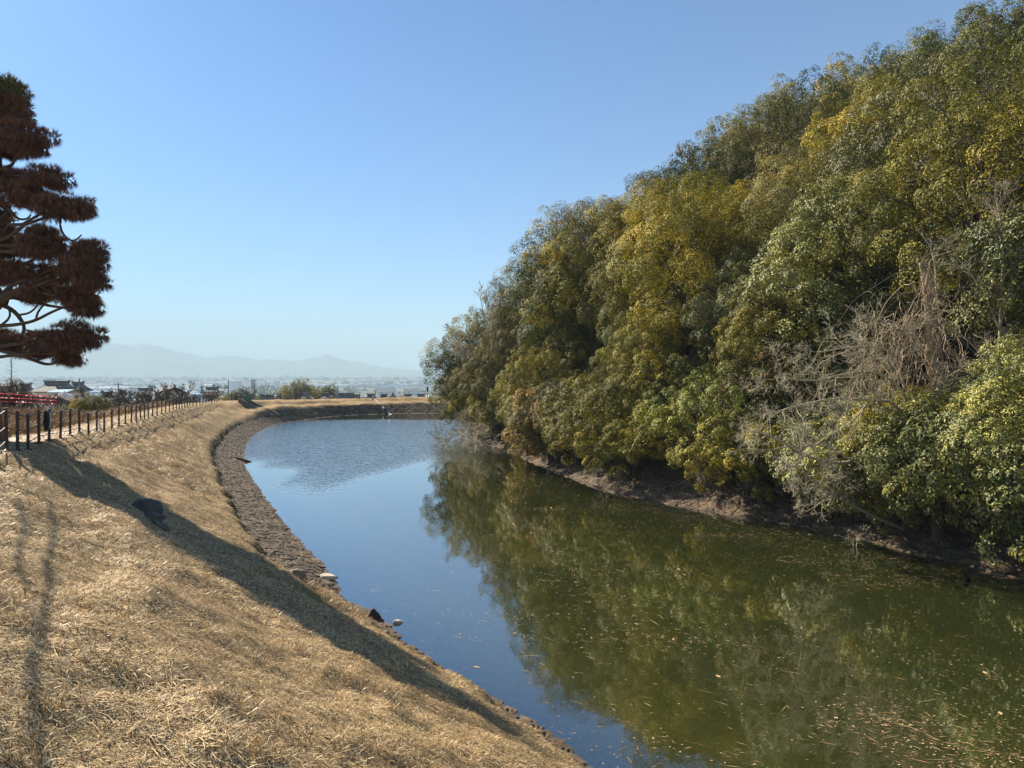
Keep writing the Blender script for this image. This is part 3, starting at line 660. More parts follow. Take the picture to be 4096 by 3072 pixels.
# far woods and hedgerows
def blob_cloud(name, spots, mat, seed, size=(1.2, 2.2), kind='stuff', n0=260):
    r = rs(seed); Vs = []; rn = []; tn = []
    for (x, y, z, R_, h) in spots:
        n = int(n0); d = unit(r, n); d[:, 2] = np.abs(d[:, 2]); pos = np.array([x, y, z]) + d * np.array([R_, R_, h]) * (1 - .3 * r.rand(n) ** 2)[:, None] * (1 + .2 * np.sin(d[:, :1] * 6 + x))
        V, _ = leaf_cloud(r, pos, d, R_ * r.uniform(*size) * .22, .2, 0, .8); Vs.append(V); rn.append(r.rand(n)); tn.append(np.full(n, r.rand()))
    V = np.concatenate(Vs); me = mesh(name, V, np.arange(len(V)).reshape(-1, 4), mat, face_attr=dict(rnd=np.concatenate(rn), tone=np.concatenate(tn)))
    return tag(link(name, me), kind=kind)
sp = []
for (px, D, w, n, hh) in [(240, 2100, 60, 16, 22), (262, 2000, 50, 14, 20), (246, 1650, 40, 10, 17), (268, 1650, 40, 12, 18), (300, 1500, 20, 4, 9), (322, 1900, 20, 7, 16), (340, 2100, 40, 10, 16), (120, 1700, 60, 9, 12), (60, 1500, 50, 8, 10), (425, 2000, 30, 6, 12), (190, 2500, 150, 16, 14), (360, 2100, 150, 14, 14), (300, 3200, 300, 30, 20), (60, 3000, 260, 24, 18), (420, 3400, 200, 20, 20), (180, 4300, 400, 30, 24), (330, 5200, 500, 36, 28), (60, 5200, 400, 30, 28), (430, 5500, 300, 24, 26)]:
    x0 = (px - 512) / F * D
    for _ in range(n):
        x = x0 + rng.normal() * w; y = D + rng.normal() * w * .5; q = hh * rng.uniform(.6, 1.1); sp.append((x, y, float(plain_z(x, y)) - 1, q * .8, q))
blob_cloud('distant_woods', sp, LM['dark green'], 61, n0=150)
# pylons striding across the plain
pm = simple('pylon_steel', (.25, .27, .28), .6, .3)
b = MB()
for sx, sy in ((1, 1), (1, -1), (-1, 1), (-1, -1)): b.tube([(3.2 * sx, 3.2 * sy, 0), (.6 * sx, .6 * sy, 30), (.2 * sx, .2 * sy, 42)], .9, 4)
for z, w in ((26, 8), (31, 7), (36, 6)): b.box((0, 0, z), (w * 2, .5, .7))
for z in (6, 12, 18): b.box((0, 0, z), (6.4 - z * .17, .3, .4))
pyl0 = None; PO = 'first second third fourth fifth sixth seventh eighth ninth tenth eleventh twelfth thirteenth fourteenth'.split()
for px, D in [(32, 5200), (107, 5600), (157, 5900), (198, 3600), (232.5, 5400), (266.5, 5500), (296, 5200), (301.5, 4800), (322, 5200), (347.5, 5600), (364.5, 5700), (389, 5200), (408, 5500), (423, 5400)]:
    x = (px - 512) / F * D
    o = b.build('pylon', pm) if pyl0 is None else pyl0.copy()
    if pyl0 is None: pyl0 = o
    else: C.objects.link(o)
    o.location = (x, D, hz(x, D)); o.scale = (1, 1, 1.25)
    tag(o, 'faint lattice pylon far out on the hazy plain, ' + PO.pop(0) + ' from the left of the pylons', 'pylon', 'power pylons on the plain')
v = MB().box((-500, 0, 0), (3400, 12, 3)).box((-500, 0, 2.4), (3400, .6, 1.6))
for k in range(60): v.box((-2180 + k * 57, 0, -8), (3, 8, 14))
o = v.build('elevated_road', walls[2]); o.location = (0, 5600, -47); o.scale = (1.9, 1, 1); tag(o, 'long pale elevated road on piers crossing the far plain', 'elevated road')

# ---------------------------------------------------------------- haze
hb = MB().box((0, 0, 0), (25000, 25000, 700)).build('haze', None); hb.location = (0, 0, -63 + 350 - 1)
mh = bpy.data.materials.new('haze'); mh.use_nodes = True; N = mh.node_tree.nodes; L = mh.node_tree.links; N.clear()
out = N.new('ShaderNodeOutputMaterial'); pv = N.new('ShaderNodeVolumePrincipled'); pv.inputs['Density'].default_value = 2.0e-4
pv.inputs['Color'].default_value = (.66, .89, 1, 1); pv.inputs['Anisotropy'].default_value = -.1; L.new(pv.outputs[0], out.inputs['Volume'])
hb.data.materials.append(mh); tag(hb, kind='stuff')
# ---------------------------------------------------------------- fences on the crest
fm = simple('fence_brown_paint', (.035, .028, .024), .55, var=.3, bump=.002)
FPATH = [(-12.1, 16.6), (-13.05, 18.35), (-14.6, 21.2), (-16.6, 25.3), (-19, 31), (-21.5, 37.5), (-24.5, 46), (-27.5, 54), (-31.3, 66), (-34.9, 77), (-38.2, 90), (-40.2, 98.5)]
def fence(path, step, label, tilt_seed, ph=1.1):
    P, s = resample(np.array(path), step, False)
    r = rs(tilt_seed); o0 = (P[0][0], P[0][1], hz(*P[0]))
    root = empty('rail_fence', o0, 0, label, 'fence'); tops = []; post0 = None
    for k, (x, y) in enumerate(P):
        z = hz(x, y); lx, ly = r.normal() * .014, r.normal() * .014
        if post0 is None:
            b = MB(); b.box((0, 0, ph / 2 - .12), (.078, .078, ph + .24)); b.box((0, 0, ph + .005), (.09, .09, .03))
            for q in range(9): b.box((.055, 0, .14 + q * .11), (.03, .02, .02))
            b.box((0, 0, .012), (.22, .22, .05)); p = post0 = b.build('post', fm, root)
        else: p = post0.copy(); C.objects.link(p); p.parent = root
        p.location = (x - o0[0], y - o0[1], z - o0[2]); p.rotation_euler = (lx, ly, math.atan2(*(np.gradient(P, axis=0)[k])) * -1)
        tops.append(np.array([x + ly * ph, y - lx * ph, z]))
    T = np.array(tops)
    for hgt, rr_ in ((1.05, .021), (.62, .017), (.25, .017)):
        pl = []
        for a, b_ in zip(T[:-1], T[1:]):
            for t in np.linspace(0, 1, 5)[:-1]:
                q = a * (1 - t) + b_ * t; pl.append(q + [0, 0, hgt - .03 * math.sin(t * math.pi)])
        pl.append(T[-1] + [0, 0, hgt])
        MB().tube(np.array(pl) - np.array(o0), rr_, 6).build('rail', fm, root, True)
    return T
TF = fence(FPATH, 2.08, 'dark brown post and pipe fence along the crest of the left bank', 3)
TF2 = fence([(-41, 104), (-40.2, 109), (-37.5, 114.8), (-32.6, 121), (-24.2, 125.4), (-12, 127.4), (-4, 128.6)], 2.9, 'dark rail fence standing on the far bank above the pond', 4)

# black bundle hung over the top rail
a = TF[4] * .45 + TF[5] * .55
th = math.atan2(TF[5][1] - TF[4][1], TF[5][0] - TF[4][0])
u = np.linspace(0, 2 * math.pi, 28, endpoint=False); Vb = []
for k, t in enumerate(np.linspace(0, 1, 12)):
    w = np.interp(t, [0, .1, .5, .85, 1], [.17, .19, .20, .15, .05]); d = np.interp(t, [0, .15, .6, 1], [.03, .07, .09, .03])
    rr_ = 1 + .16 * np.sin(u * 5 + t * 2) + .07 * np.sin(u * 9 - t * 5)
    Vb.append(np.stack([np.cos(u) * w * rr_ + .03 * math.sin(t * 4), np.sin(u) * d * rr_ - .03, np.full_like(u, 1.07 - .72 * t)], 1))
Vb = np.concatenate(Vb); i = np.arange(11)[:, None] * 28; j = np.arange(28)[None]; Fb = np.stack([i + j, i + (j + 1) % 28, i + 28 + (j + 1) % 28, i + 28 + j], -1).reshape(-1, 4)[:, ::-1]
o = link('hung_jacket', mesh('hung_jacket', Vb, Fb, simple('black_cloth', (.012, .012, .013), .8, bump=.004), True)); o.location = tuple(a); o.rotation_euler = (0, 0, th)
tag(o, 'black folded jacket with a pale lining hung over the fence rail', 'jacket')
MB().tube([(.02, -.145, 1.02), (.05, -.16, .8), (.04, -.15, .6), (.0, -.12, .45)], [.022, .03, .024, .01], 6).build('lining', simple('pale_lining', (.55, .55, .52), .8), o, True)
for px, D, hh, lab in [(101.7, 36.6, .55, 'leaning white marker stake near the fence beside the pale path'), (135.6, 49, .5, 'upright white marker stake near the fence further along the bank')]:
    x = (px - 512) / F * D; o = MB().box((0, 0, hh / 2), (.11, .03, hh)).box((0, 0, hh + .02), (.09, .028, .05), 0, .5).build('marker_stake', simple('white_paint', (.75, .75, .78), .6, var=.08)); o.location = (x, D, hz(x, D)); o.rotation_euler = (0, -.22 if px < 110 else .02, .1)
    tag(o, lab, 'marker stake')

# ---------------------------------------------------------------- the brown pine on the left
pn, N, L, P = newmat('pine_needles_brown')
L.new(ramp(N, L, attr(N, 'rnd'), [(0, (.045, .020, .012)), (.5, (.14, .056, .028)), (1, (.32, .15, .06))]), P.inputs['Base Color']); P.inputs['Roughness'].default_value = .6
pg, N, L, P = newmat('pine_needles_olive')
L.new(ramp(N, L, attr(N, 'rnd'), [(0, (.05, .06, .015)), (.6, (.14, .13, .03)), (1, (.28, .17, .05))]), P.inputs['Base Color']); P.inputs['Roughness'].default_value = .6
pb = simple('pine_bark', (.10, .065, .045), .95, bump=.03, bscale=9, var=.5)
PX, PY = -19.8, 27.1; PZ = hz(PX, PY)
pine = empty('pine_tree', (PX, PY, PZ), 0, 'tall pine with drooping reddish brown needle pads leaning over the fence', 'pine')
O3 = np.array([PX, PY, PZ])
def cp(xc, yc, D): return at(xc * .1884, 62.5 + yc * .1884, 26.9 + (D - 17) * 1.6) - O3
KP = .1884 / F * 26.9
PADS = [(30, 150, 85, 45, 17.2, 1), (60, 250, 85, 60, 17.3, 0), (160, 410, 115, 70, 17.0, 0), (40, 400, 130, 110, 17.6, 0), (-90, 360, 130, 80, 18, 0), (240, 610, 100, 45, 16.8, 0), (70, 620, 140, 62, 17.4, 0), (140, 705, 110, 34, 17.1, 0),
        (370, 770, 130, 42, 16.7, 0), (265, 750, 60, 30, 17, 0), (15, 870, 60, 36, 17.3, 0), (-120, 760, 130, 100, 18, 0), (230, 960, 150, 66, 16.9, 0), (60, 965, 120, 60, 17.5, 0), (440, 1010, 88, 55, 16.6, 0), (410, 1100, 150, 50, 16.7, 0), (130, 1125, 150, 55, 17.3, 0),
        (490, 1150, 72, 36, 16.5, 0), (420, 1240, 105, 52, 16.8, 0), (240, 1215, 110, 36, 17.2, 0), (440, 1300, 70, 26, 16.8, 0), (390, 1455, 135, 60, 16.6, 0), (240, 1480, 120, 58, 17.1, 0), (110, 1500, 90, 42, 17.4, 0), (370, 1550, 50, 30, 16.8, 0),
        (-110, 1080, 140, 90, 17.8, 0), (-140, 1420, 120, 80, 17.6, 0), (-260, 900, 150, 100, 18.4, 0), (-230, 560, 160, 110, 18, 0), (-250, 1250, 150, 90, 18, 0), (-10, 1460, 60, 30, 18.4, 0)]
r = rs(6); ctrs = []
PADS += [(-150, 100, 100, 60, 17.2, 1), (-160, 20, 75, 50, 17.2, 1), (-120, 180, 130, 60, 17.2, 0), (-40, 150, 90, 50, 17.3, 1), (-40, 210, 130, 60, 17, 0), (20, 190, 90, 40, 17.6, 0), (-60, 290, 150, 80, 17.3, 0), (-130, 420, 150, 80, 17.4, 0)] + [(-xc - 60, yc + 20 * (k_ % 3) - 20, hw * 1.2, hh * 1.15, D + .3, kd_) for k_, (xc, yc, hw, hh, D, kd_) in enumerate(PADS[:25]) if xc > 50]  # mostly unseen crown pads, added to lengthen and broaden the pine's shadow
for k, pad in enumerate(PADS):
    if len(pad) == 2: c = pad[0] - O3; a_, b_ = pad[1] * .85, .5; dp = pad[1]; kind = 0; n = int(1000 * a_ * dp + 150)
    else:
        xc, yc, hw, hh, D, kind = pad; c = cp(xc, yc, D); a_, b_ = hw * KP, hh * KP; dp = max(a_ * .85, .6); n = int(350 + 2100 * a_ * b_ * 1.7)
    ctrs.append((c, a_))
    ns = int(7 + 9 * a_); sc_ = unit(r, ns) * (r.rand(ns) ** .5)[:, None] * .98; sr = r.uniform(.22, .46, ns); w_ = r.randint(0, ns, n)
    d = unit(r, n) * (r.rand(n) ** .35)[:, None]; q = c + sc_[w_] * np.array([a_, dp, b_]) + d * (sr[w_] * (.55 + .45 * a_))[:, None] * np.array([1.15, 1.15, .8])
    ed = np.abs(d[:, 2]) + .1
    dirs = np.stack([d[:, 0] * .5 + r.normal(size=n) * .25, d[:, 1] * .5 + r.normal(size=n) * .25, np.where(d[:, 2] > .15, 1.0, -1.1) * (.35 + r.rand(n))], 1); dirs /= np.linalg.norm(dirs, axis=1)[:, None]
    m = 13; base = np.repeat(q, m, 0); dd = np.repeat(dirs, m, 0) + r.normal(size=(n * m, 3)) * .30; dd /= np.linalg.norm(dd, axis=1)[:, None]
    ln = r.uniform(.15, .29, n * m)[:, None]; sv = np.cross(dd, unit(r, n * m)); sv /= np.linalg.norm(sv, axis=1)[:, None]; wd = .008
    tip = base + dd * ln; tip[:, 2] -= .02
    Vn = np.stack([base - sv * wd, base + sv * wd, tip], 1).reshape(-1, 3)
    link('needles', mesh('needles', Vn, np.arange(len(Vn)).reshape(-1, 3), pg if kind else pn, face_attr=dict(rnd=np.repeat(r.rand(n), m) * .6 + .4 * r.rand(n * m))), pine)
b = MB(); tk = np.array([(0, 0, -.6), (-.3, 0, 1.6), (-.6, .1, 3.4), (-.2, .1, 5.4), (-.4, .1, 7.6), (0, .1, 10), (.2, .0, 12.2), (.5, 0, 13.6)]); b.tube(tk, [.52, .45, .42, .37, .30, .24, .15, .06], 12); b.build('trunk', pb, pine, True)
b = MB()
BR = [([(-200, 1250), (-60, 1280), (30, 1290), (100, 1340), (140, 1425), (70, 1495), (0, 1505)], 15, 17.4), ([(-160, 1400), (0, 1398), (90, 1392), (190, 1370), (270, 1325), (400, 1275)], 12, 17.0), ([(-160, 1500), (-40, 1520), (100, 1548), (190, 1585), (255, 1606), (300, 1590)], 13, 16.9),
      ([(190, 1580), (270, 1560), (350, 1520), (420, 1480)], 6, 16.8), ([(-60, 740), (40, 760), (75, 815), (110, 835), (150, 828), (162, 808)], 9, 17.1), ([(322, 800), (318, 880), (345, 925), (385, 950), (412, 935), (432, 915)], 7, 16.7), ([(330, 820), (352, 842), (345, 850)], 4, 16.7), ([(385, 950), (400, 990), (420, 1020)], 7, 16.7),
      ([(-90, 1000), (0, 1040), (60, 1078), (120, 1070), (190, 1040), (240, 1000)], 9, 17.2), ([(70, 1078), (75, 1020), (90, 985)], 7, 17.2), ([(20, 1260), (40, 1200), (90, 1165), (170, 1150), (260, 1100), (380, 1100)], 13, 17.0), ([(-150, 1350), (-20, 1330), (20, 1260), (0, 1200)], 15, 17.3), ([(30, 1290), (60, 1200), (90, 1080)], 10, 17.3),
      ([(100, 1340), (160, 1330), (200, 1290), (220, 1230)], 7, 17.1), ([(190, 1370), (200, 1320), (260, 1260), (330, 1240)], 7, 17.1), ([(0, 1400), (60, 1350), (40, 1290)], 8, 17.3), ([(60, 745), (150, 742), (240, 750), (330, 765)], 5, 16.9), ([(-100, 560), (20, 600), (120, 600), (220, 610)], 7, 17), ([(-60, 380), (60, 400), (150, 410)], 7, 17), ([(140, 1420), (220, 1440), (320, 1450)], 6, 16.9)]
for pts_, w, D in BR:
    p = np.array([cp(x, y, D + .15 * math.sin(q * 2.1)) for q, (x, y) in enumerate(pts_)]); p = smooth_poly(p, 2, False); b.tube(p, np.linspace(w * KP, w * KP * .45, len(p)), 7)
r = rs(9)
for c, a_ in ctrs:
    s = tk[int(np.argmin(np.abs(tk[:, 2] - c[2] + .5)))]; b.tube(curve(r, s, c, 8, .25), np.linspace(.10, .03, 8), 6)
b.build('branches', pb, pine, True)
# bare tree added out of view, its limbs shaped to shade the near slope
lb = empty('bare_tree', (-18, 6, hz(-18, 6)), 0, 'unseen bare tree added to cast limb shadows on the near slope', 'tree'); O4 = np.array(lb.location)
def up(px, py, t): g_ = hit(px, py); return g_ + np.array(sd) * t - O4
b = MB()
ln_ = [up(53, 505, 10.5), up(56, 540, 9.6), up(48, 570, 9.0), up(50, 600, 8.6), up(42, 650, 8.2), up(34, 690, 8.4), up(40, 740, 8.6), up(52, 800, 8.8)]
b.tube(smooth_poly(np.array(ln_), 2, False), .026, 8).tube(smooth_poly(np.array([up(20, 500, 10.8), up(26, 530, 10), up(16, 560, 9.5), up(30, 590, 9)]), 2, False), .022, 8)
b.tube(np.array([(0, 0, -.4), (.1, .1, 3), (.4, .2, 6)]), [.3, .25, .16], 10).tube(smooth_poly(np.array([(.4, .2, 6), ln_[-1] + [-1, .2, .6], ln_[-1]]), 2, False), [.14] * 6 if False else .045, 8)
b.tube(np.array([(.3, .2, 5.5), (1.5, 1.5, 7.5), ln_[0]]), .035, 8)
b.build('trunk', pb, lb, True)
# ---------------------------------------------------------------- field behind the fence: reeds, orchard, houses
rng = rs(41)
mr, N, L, P = newmat('dry_reeds'); gco = N.new('ShaderNodeNewGeometry').outputs['Position']
c = ramp(N, L, attr(N, 'rnd'), [(0, (.16, .09, .045)), (.5, (.36, .23, .11)), (1, (.56, .40, .21))])
c = mixc(N, L, ramp(N, L, noise(N, L, gco, .25, 3), [(.45, (0, 0, 0)), (.6, (.6, .6, .6))]), c, (.17, .10, .06)); L.new(c, P.inputs['Base Color']); P.inputs['Roughness'].default_value = .7
n = 110000; x = rng.uniform(-75, -10, n * 3); y = 16 + 64 * rng.rand(n * 3) ** 1.3
inc = inside(x, y, CREST_XY); dc = seg_dist(x, y, CREST_XY)
k = (~inc) & (dc > 2.5 + 1.2 * rng.rand(n * 3)) & (x > -.82 * y - 3) & (x < -.28 * y) & (rng.rand(n * 3) < .2 + 1.2 * vnoise(x / 1.5, y / 1.5, 5)); x, y = x[k][:n], y[k][:n]; n = len(x)
hgt = (.45 + .75 * vnoise(x / 4, y / 4, 6)) * rng.uniform(.6, 1.25, n); hgt *= np.interp(seg_dist(x, y, CREST_XY), [3.8, 7, 60], [.6, 1, 1.1])
a = rng.uniform(0, 6.28, n); w = .010 + y * .00022; lean = rng.normal(size=(n, 2)) * .28 * hgt[:, None] + np.array([.12, 0]); z = height(x, y)
b0 = np.stack([x - np.cos(a) * w, y - np.sin(a) * w, z - .05], 1); b1 = np.stack([x + np.cos(a) * w, y + np.sin(a) * w, z - .05], 1); md = np.stack([x + lean[:, 0] * .4 + np.cos(a) * w, y + lean[:, 1] * .4 + np.sin(a) * w, z + hgt * .6], 1)
tp = np.stack([x + lean[:, 0] * 1.3, y + lean[:, 1] * 1.3, z + hgt], 1); m2_ = md - 2 * np.stack([np.cos(a) * w, np.sin(a) * w, 0 * w], 1)
V = np.stack([b0, b1, md, tp, m2_], 1).reshape(-1, 3); kk = np.arange(n)[:, None] * 5; rn = rng.rand(n)
tag(link('dry_reeds', mesh('dry_reeds', V, [kk + np.array([[0, 1, 2, 4]]), kk + np.array([[4, 2, 3]])], mr, face_attr=dict(rnd=np.r_[rn, rn]))), kind='stuff')

# ---- bare trees
def grow(r, out, p, d, ln, rd, lvl, maxl, up=.15, spread=.8, nch=(5, 7), crook=.22, taper=.3, shrink=.58, droop=0.0):
    n = 6 if lvl < 2 else 4; P_ = [p]; q = p.copy(); dd = d / np.linalg.norm(d)
    for k in range(n):
        dd = dd + r.normal(size=3) * crook + np.array([0, 0, up - droop * (k / n)]) * .35; dd /= np.linalg.norm(dd); q = q + dd * ln / n; P_.append(q)
    P_ = np.array(P_); out.append((lvl, P_, np.linspace(rd, rd * taper, n + 1)))
    if lvl >= maxl: return
    m = r.randint(nch[0], nch[1] + 1)
    for k in range(m):
        t = r.uniform(.22, 1.0) if lvl else r.uniform(.4, 1.0); f = t * n; i0 = min(int(f), n - 1); s = P_[i0] * (1 - f + i0) + P_[i0 + 1] * (f - i0); T = P_[i0 + 1] - P_[i0]; T /= np.linalg.norm(T)
        v = r.normal(size=3); v -= v @ T * T; v /= np.linalg.norm(v); nd = T + v * spread * r.uniform(.6, 1.3)
        grow(r, out, s, nd, ln * shrink * r.uniform(.7, 1.25) * (1.15 - .45 * t), max(rd * (1 - t * (1 - taper)) * .55, .004), lvl + 1, maxl, up, spread, nch, crook, taper, shrink, droop)
def bare_meshes(seed, limbs, maxl, mat, minr=.006, trunk=None, **kw):
    """limbs: [(polyline, radius)]; grows branches and twigs from them; returns meshes for trunk, branches and twigs"""
    r = rs(seed); out = []; base = []
    for pl, rd, ch, ln in limbs:
        pl = np.array(pl, float); pl = smooth_poly(pl, 2, False); base.append((pl, rd))
        for k in range(ch):
            t = r.uniform(.18, 1) if k else 1.0; i0 = min(int(t * (len(pl) - 1)), len(pl) - 2); T = pl[i0 + 1] - pl[i0]; T /= np.linalg.norm(T); v = r.normal(size=3); v -= v @ T * T; v /= np.linalg.norm(v)
            grow(r, out, pl[i0], T * .8 + v * .7, ln * (1.1 - .5 * t) * r.uniform(.7, 1.2), max(rd * (1 - .7 * t) * .55, minr * 2), 1, maxl, **kw)
    A, B, T_ = MB(), MB(), MB()
    for pl, rd in base: A.tube(pl, np.linspace(rd, rd * .35, len(pl)), 8)
    for lvl, p, rad_ in out: (B if lvl <= 1 else T_).tube(p, np.maximum(rad_, minr), 5 if lvl <= 1 else 3, False)
    ms_ = []
    for m, nm in ((A, 'trunk'), (B, 'branches'), (T_, 'twigs')):
        ms_.append((nm, mesh(nm, np.concatenate(m.V), [np.concatenate(f) for f in m.F.values()], mat, True)) if m.V else None)
    return [q for q in ms_ if q]
def bare(name, ms_, loc, rz, label, cat='tree', group=None, sc=1.0):
    o = empty(name, loc, rz, label, cat, group); o.scale = (sc, sc, sc)
    for nm, me in ms_: link(nm, me, o)
    return o
# persimmon orchard: three shapes, many trees
orch = []
for q in range(3):
    r = rs(300 + q); limbs = [([(0, 0, -.3), (.1, 0, .6), (-.05, .1, 1.1)], .13, 1, .8)]
    for k in range(5):
        a = k * 1.257 + r.rand(); limbs.append(([(-.05, .1, .9), (math.cos(a) * .6, math.sin(a) * .6, 1.3), (math.cos(a) * 1.3, math.sin(a) * 1.3, 1.75), (math.cos(a) * 1.7, math.sin(a) * 1.7, 2.4)], .075, 6, .9))
    orch.append(bare_meshes(310 + q, limbs, 3, darkbark, .012, up=.5, spread=.9, nch=(3, 4), crook=.35))
k = 0; osp = []
for px, D in [(14, 70), (30, 66), (46, 70), (62, 78), (74, 84), (88, 80), (100, 62), (108, 70), (112, 84), (121, 64), (126, 74), (131, 92), (138, 68), (143, 80), (150, 74), (154, 96), (160, 86), (165, 76), (170, 100), (176, 92), (181, 82), (188, 96), (192, 108), (199, 100), (206, 104), (212, 110)]:
    x = (px - 512) / F * D
    D = 76 + (D - 60) * .8; x = (px - 512) / F * D; osp.append((px, D, x))
osp.sort()
oname = {1: 'first', 2: 'second', 3: 'third', 4: 'fourth', 5: 'fifth', 6: 'sixth', 7: 'seventh', 8: 'eighth', 9: 'ninth', 10: 'tenth', 11: 'eleventh', 12: 'twelfth', 13: 'thirteenth', 14: 'fourteenth', 15: 'fifteenth', 16: 'sixteenth', 17: 'seventeenth', 18: 'eighteenth', 19: 'nineteenth', 20: 'twentieth'}
def ordn(k):
    if k <= 20: return oname[k]
    return {20: 'twenty', 30: 'thirty', 40: 'forty', 50: 'fifty', 60: 'sixty', 70: 'seventy', 80: 'eighty', 90: 'ninety'}[k // 10 * 10] + ('-' + oname[k % 10] if k % 10 else '')
for k, (px, D, x) in enumerate(osp):
    bare('orchard_tree', orch[k % 3], (x, D, hz(x, D)), k * 1.1, 'bare dark orchard tree behind the fence, ' + ordn(k + 1) + ' from the left in the orchard', 'orchard tree', 'bare fruit trees of the orchard', rs(k).uniform(1.0, 1.25))
# shrubs and small trees of the field
def shrub(px, D, kd, v, col, sc, label, cat='shrub', name='shrub'):
    x = (px - 512) / F * D; o = tree(kd, v, x, D, col, sc, name=name); TREES.pop(); tag(o, label, cat); return o
shrub(80, 60, 'low', 0, 'olive green', .36, 'dense olive green shrub in the reeds, left one of the pair behind the fence')
shrub(94, 61, 'low', 1, 'greyish olive', .46, 'tall loose greyish shrub in the reeds, right one of the pair behind the fence')
shrub(63, 66, 'low', 2, 'greyish olive', .5, 'low grey thicket beside the red ribbons at the edge of the orchard')
LM['rust brown'] = leafmat('leaves_rust_brown', [(0, (.03, .018, .012)), (.5, (.08, .042, .025)), (1, (.17, .085, .04))], .2, .6, .2)
shrub(12, 62, 'mid', 0, 'rust brown', .42, 'dark rusty brown leaved tree beyond the reeds, below the pine', 'tree', 'brown_leaved_tree')
shrub(3, 64, 'low', 1, 'rust brown', .5, 'low rusty brown shrub beside the dark brown tree beyond the reeds', 'shrub')
r = rs(12); lm_ = [([(0, 0, 0), (.05, 0, 3), (0, .05, 6.6)], .10, 1, .3)]; lar = bare_meshes(401, lm_, 1, palebark, .012)
b = MB()
for q in range(26):
    z = 3.0 + q * .14; a = q * 2.4; l_ = 1.3 * (1 - (z - 3) / 4.2); b.tube([(0, 0, z), (math.cos(a) * l_ * .5, math.sin(a) * l_ * .5, z - .05), (math.cos(a) * l_, math.sin(a) * l_, z + .15)], [.03, .02, .012], 3, False)
o = bare('bare_conifer', lar, at(11, 371, 70)[:2].tolist() + [hz(*at(11, 371, 70)[:2])], 0, 'thin bare conifer with short side twigs rising behind the brown leaved tree', 'tree'); b.build('side_twigs', palebark, o)
LM['grove yellow'] = leafmat('leaves_grove_yellow', [(0, (.10, .10, .04)), (.5, (.22, .21, .08)), (1, (.38, .33, .14))], .2, .6, .2)
# the bright bamboo grove and dark trees below the far bank
for px, D, kd, v, col, sc, lab in [(286, 205, 'mid', 0, 'grove yellow', .82, 'leftmost yellowish crown of the grove below the far bank'), (294, 210, 'mid', 1, 'olive green', 1.05, 'tallest yellow green crown of the grove below the far bank'), (302, 208, 'mid', 2, 'grove yellow', .95, 'golden middle crown of the grove below the far bank'),
                                   (310, 214, 'mid', 0, 'olive green', .85, 'green crown at the right end of the grove below the far bank'), (321, 220, 'low', 0, 'grove yellow', 1.5, 'small yellow crown beside the round dark tree beyond the far bank'), (329.5, 222, 'mid', 2, 'dark green', .82, 'round dark green tree standing alone beyond the far bank'),
                                   (234, 180, 'low', 1, 'olive green', 1.25, 'yellowish bush behind the fence gap at the bend'), (241, 165, 'low', 0, 'dark green', 1.15, 'dark green bush behind the fence gap at the bend'), (255, 190, 'low', 1, 'dark green', 1.15, 'dark low trees beside the poles below the far bank')]:
    shrub(px, D, kd, v, col, sc, lab, 'tree', 'grove_tree')
# ribbons
rm = simple('red_ribbon', (.85, .09, .13), .6, var=.15)
A = at(-14, 0, 60); Bp = at(57.5, 0, 56); n = 130
rib = empty('ribbon_line', (A[0], A[1], hz(A[0], A[1])), 0, 'three fluttering red ribbons stretched between posts over the reeds', 'ribbon line'); OA = np.array(rib.location); r = rs(3)
for ya, yb in ((392.6, 397.6), (397.2, 400.6), (401, 404)):
    t = np.linspace(0, 1, n); x = A[0] + (Bp[0] - A[0]) * t; y = A[1] + (Bp[1] - A[1]) * t; pyv = ya + (yb - ya) * t + .9 * np.sin(t * math.pi) * (-.5); z = EYE - (pyv - 371) / F * y
    hw = (.009 + .012 * r.rand(n)); wy = .12 * r.normal(size=n)
    V = np.concatenate([np.stack([x, y + wy, z + hw + .02 * r.normal(size=n)], 1), np.stack([x, y - wy, z - hw - .04 * r.rand(n) ** 3], 1)]) - OA; i = np.arange(n - 1)
    link('ribbon', mesh('ribbon', V, np.stack([i, i + 1, i + 1 + n, i + n], 1), rm), rib)
for t in (0.0, .33, .66, 1.0):
    x = A[0] + (Bp[0] - A[0]) * t; y = A[1] + (Bp[1] - A[1]) * t; zt = EYE - (392.5 + 4.5 * t - 371) / F * y; z0_ = hz(x, y); MB().tube([(x, y, z0_ - .2), (x, y, zt + .1)], .025, 6).build('post', darkbark, rib).location = tuple(-OA)
# white bags
bgm = simple('white_bag', (.8, .8, .78), .6, var=.05); bag0 = None; r = rs(4)
for k in range(11):
    px = 60 + 11 * r.rand(); py = 395.5 + 5 * r.rand(); D = 64; p = at(px, py, D)
    if bag0 is None:
        b = MB(); u = np.linspace(0, 6.283, 9)[:-1]; rows_ = [(0, .05), (.08, .16), (.2, .19), (.3, .13), (.38, .03), (.44, .06)]
        V = np.concatenate([np.stack([np.cos(u) * q * (1 + .15 * np.sin(u * 3)), np.sin(u) * q, np.full(8, z)], 1) for z, q in rows_]); i = np.arange(5)[:, None] * 8; j = np.arange(8)[None]
        b.add(V, np.stack([i + j, i + (j + 1) % 8, i + 8 + (j + 1) % 8, i + 8 + j], -1).reshape(-1, 4)); bag0 = o = b.build('paper_bag', bgm, None, True)
    else: o = bag0.copy(); C.objects.link(o)
    o.location = tuple(p); o.rotation_euler = (r.normal() * .3, r.normal() * .3, r.rand() * 6); tag(o, 'small white bag tied among twigs beside the red ribbons', 'bag', 'white bags tied in the thicket')

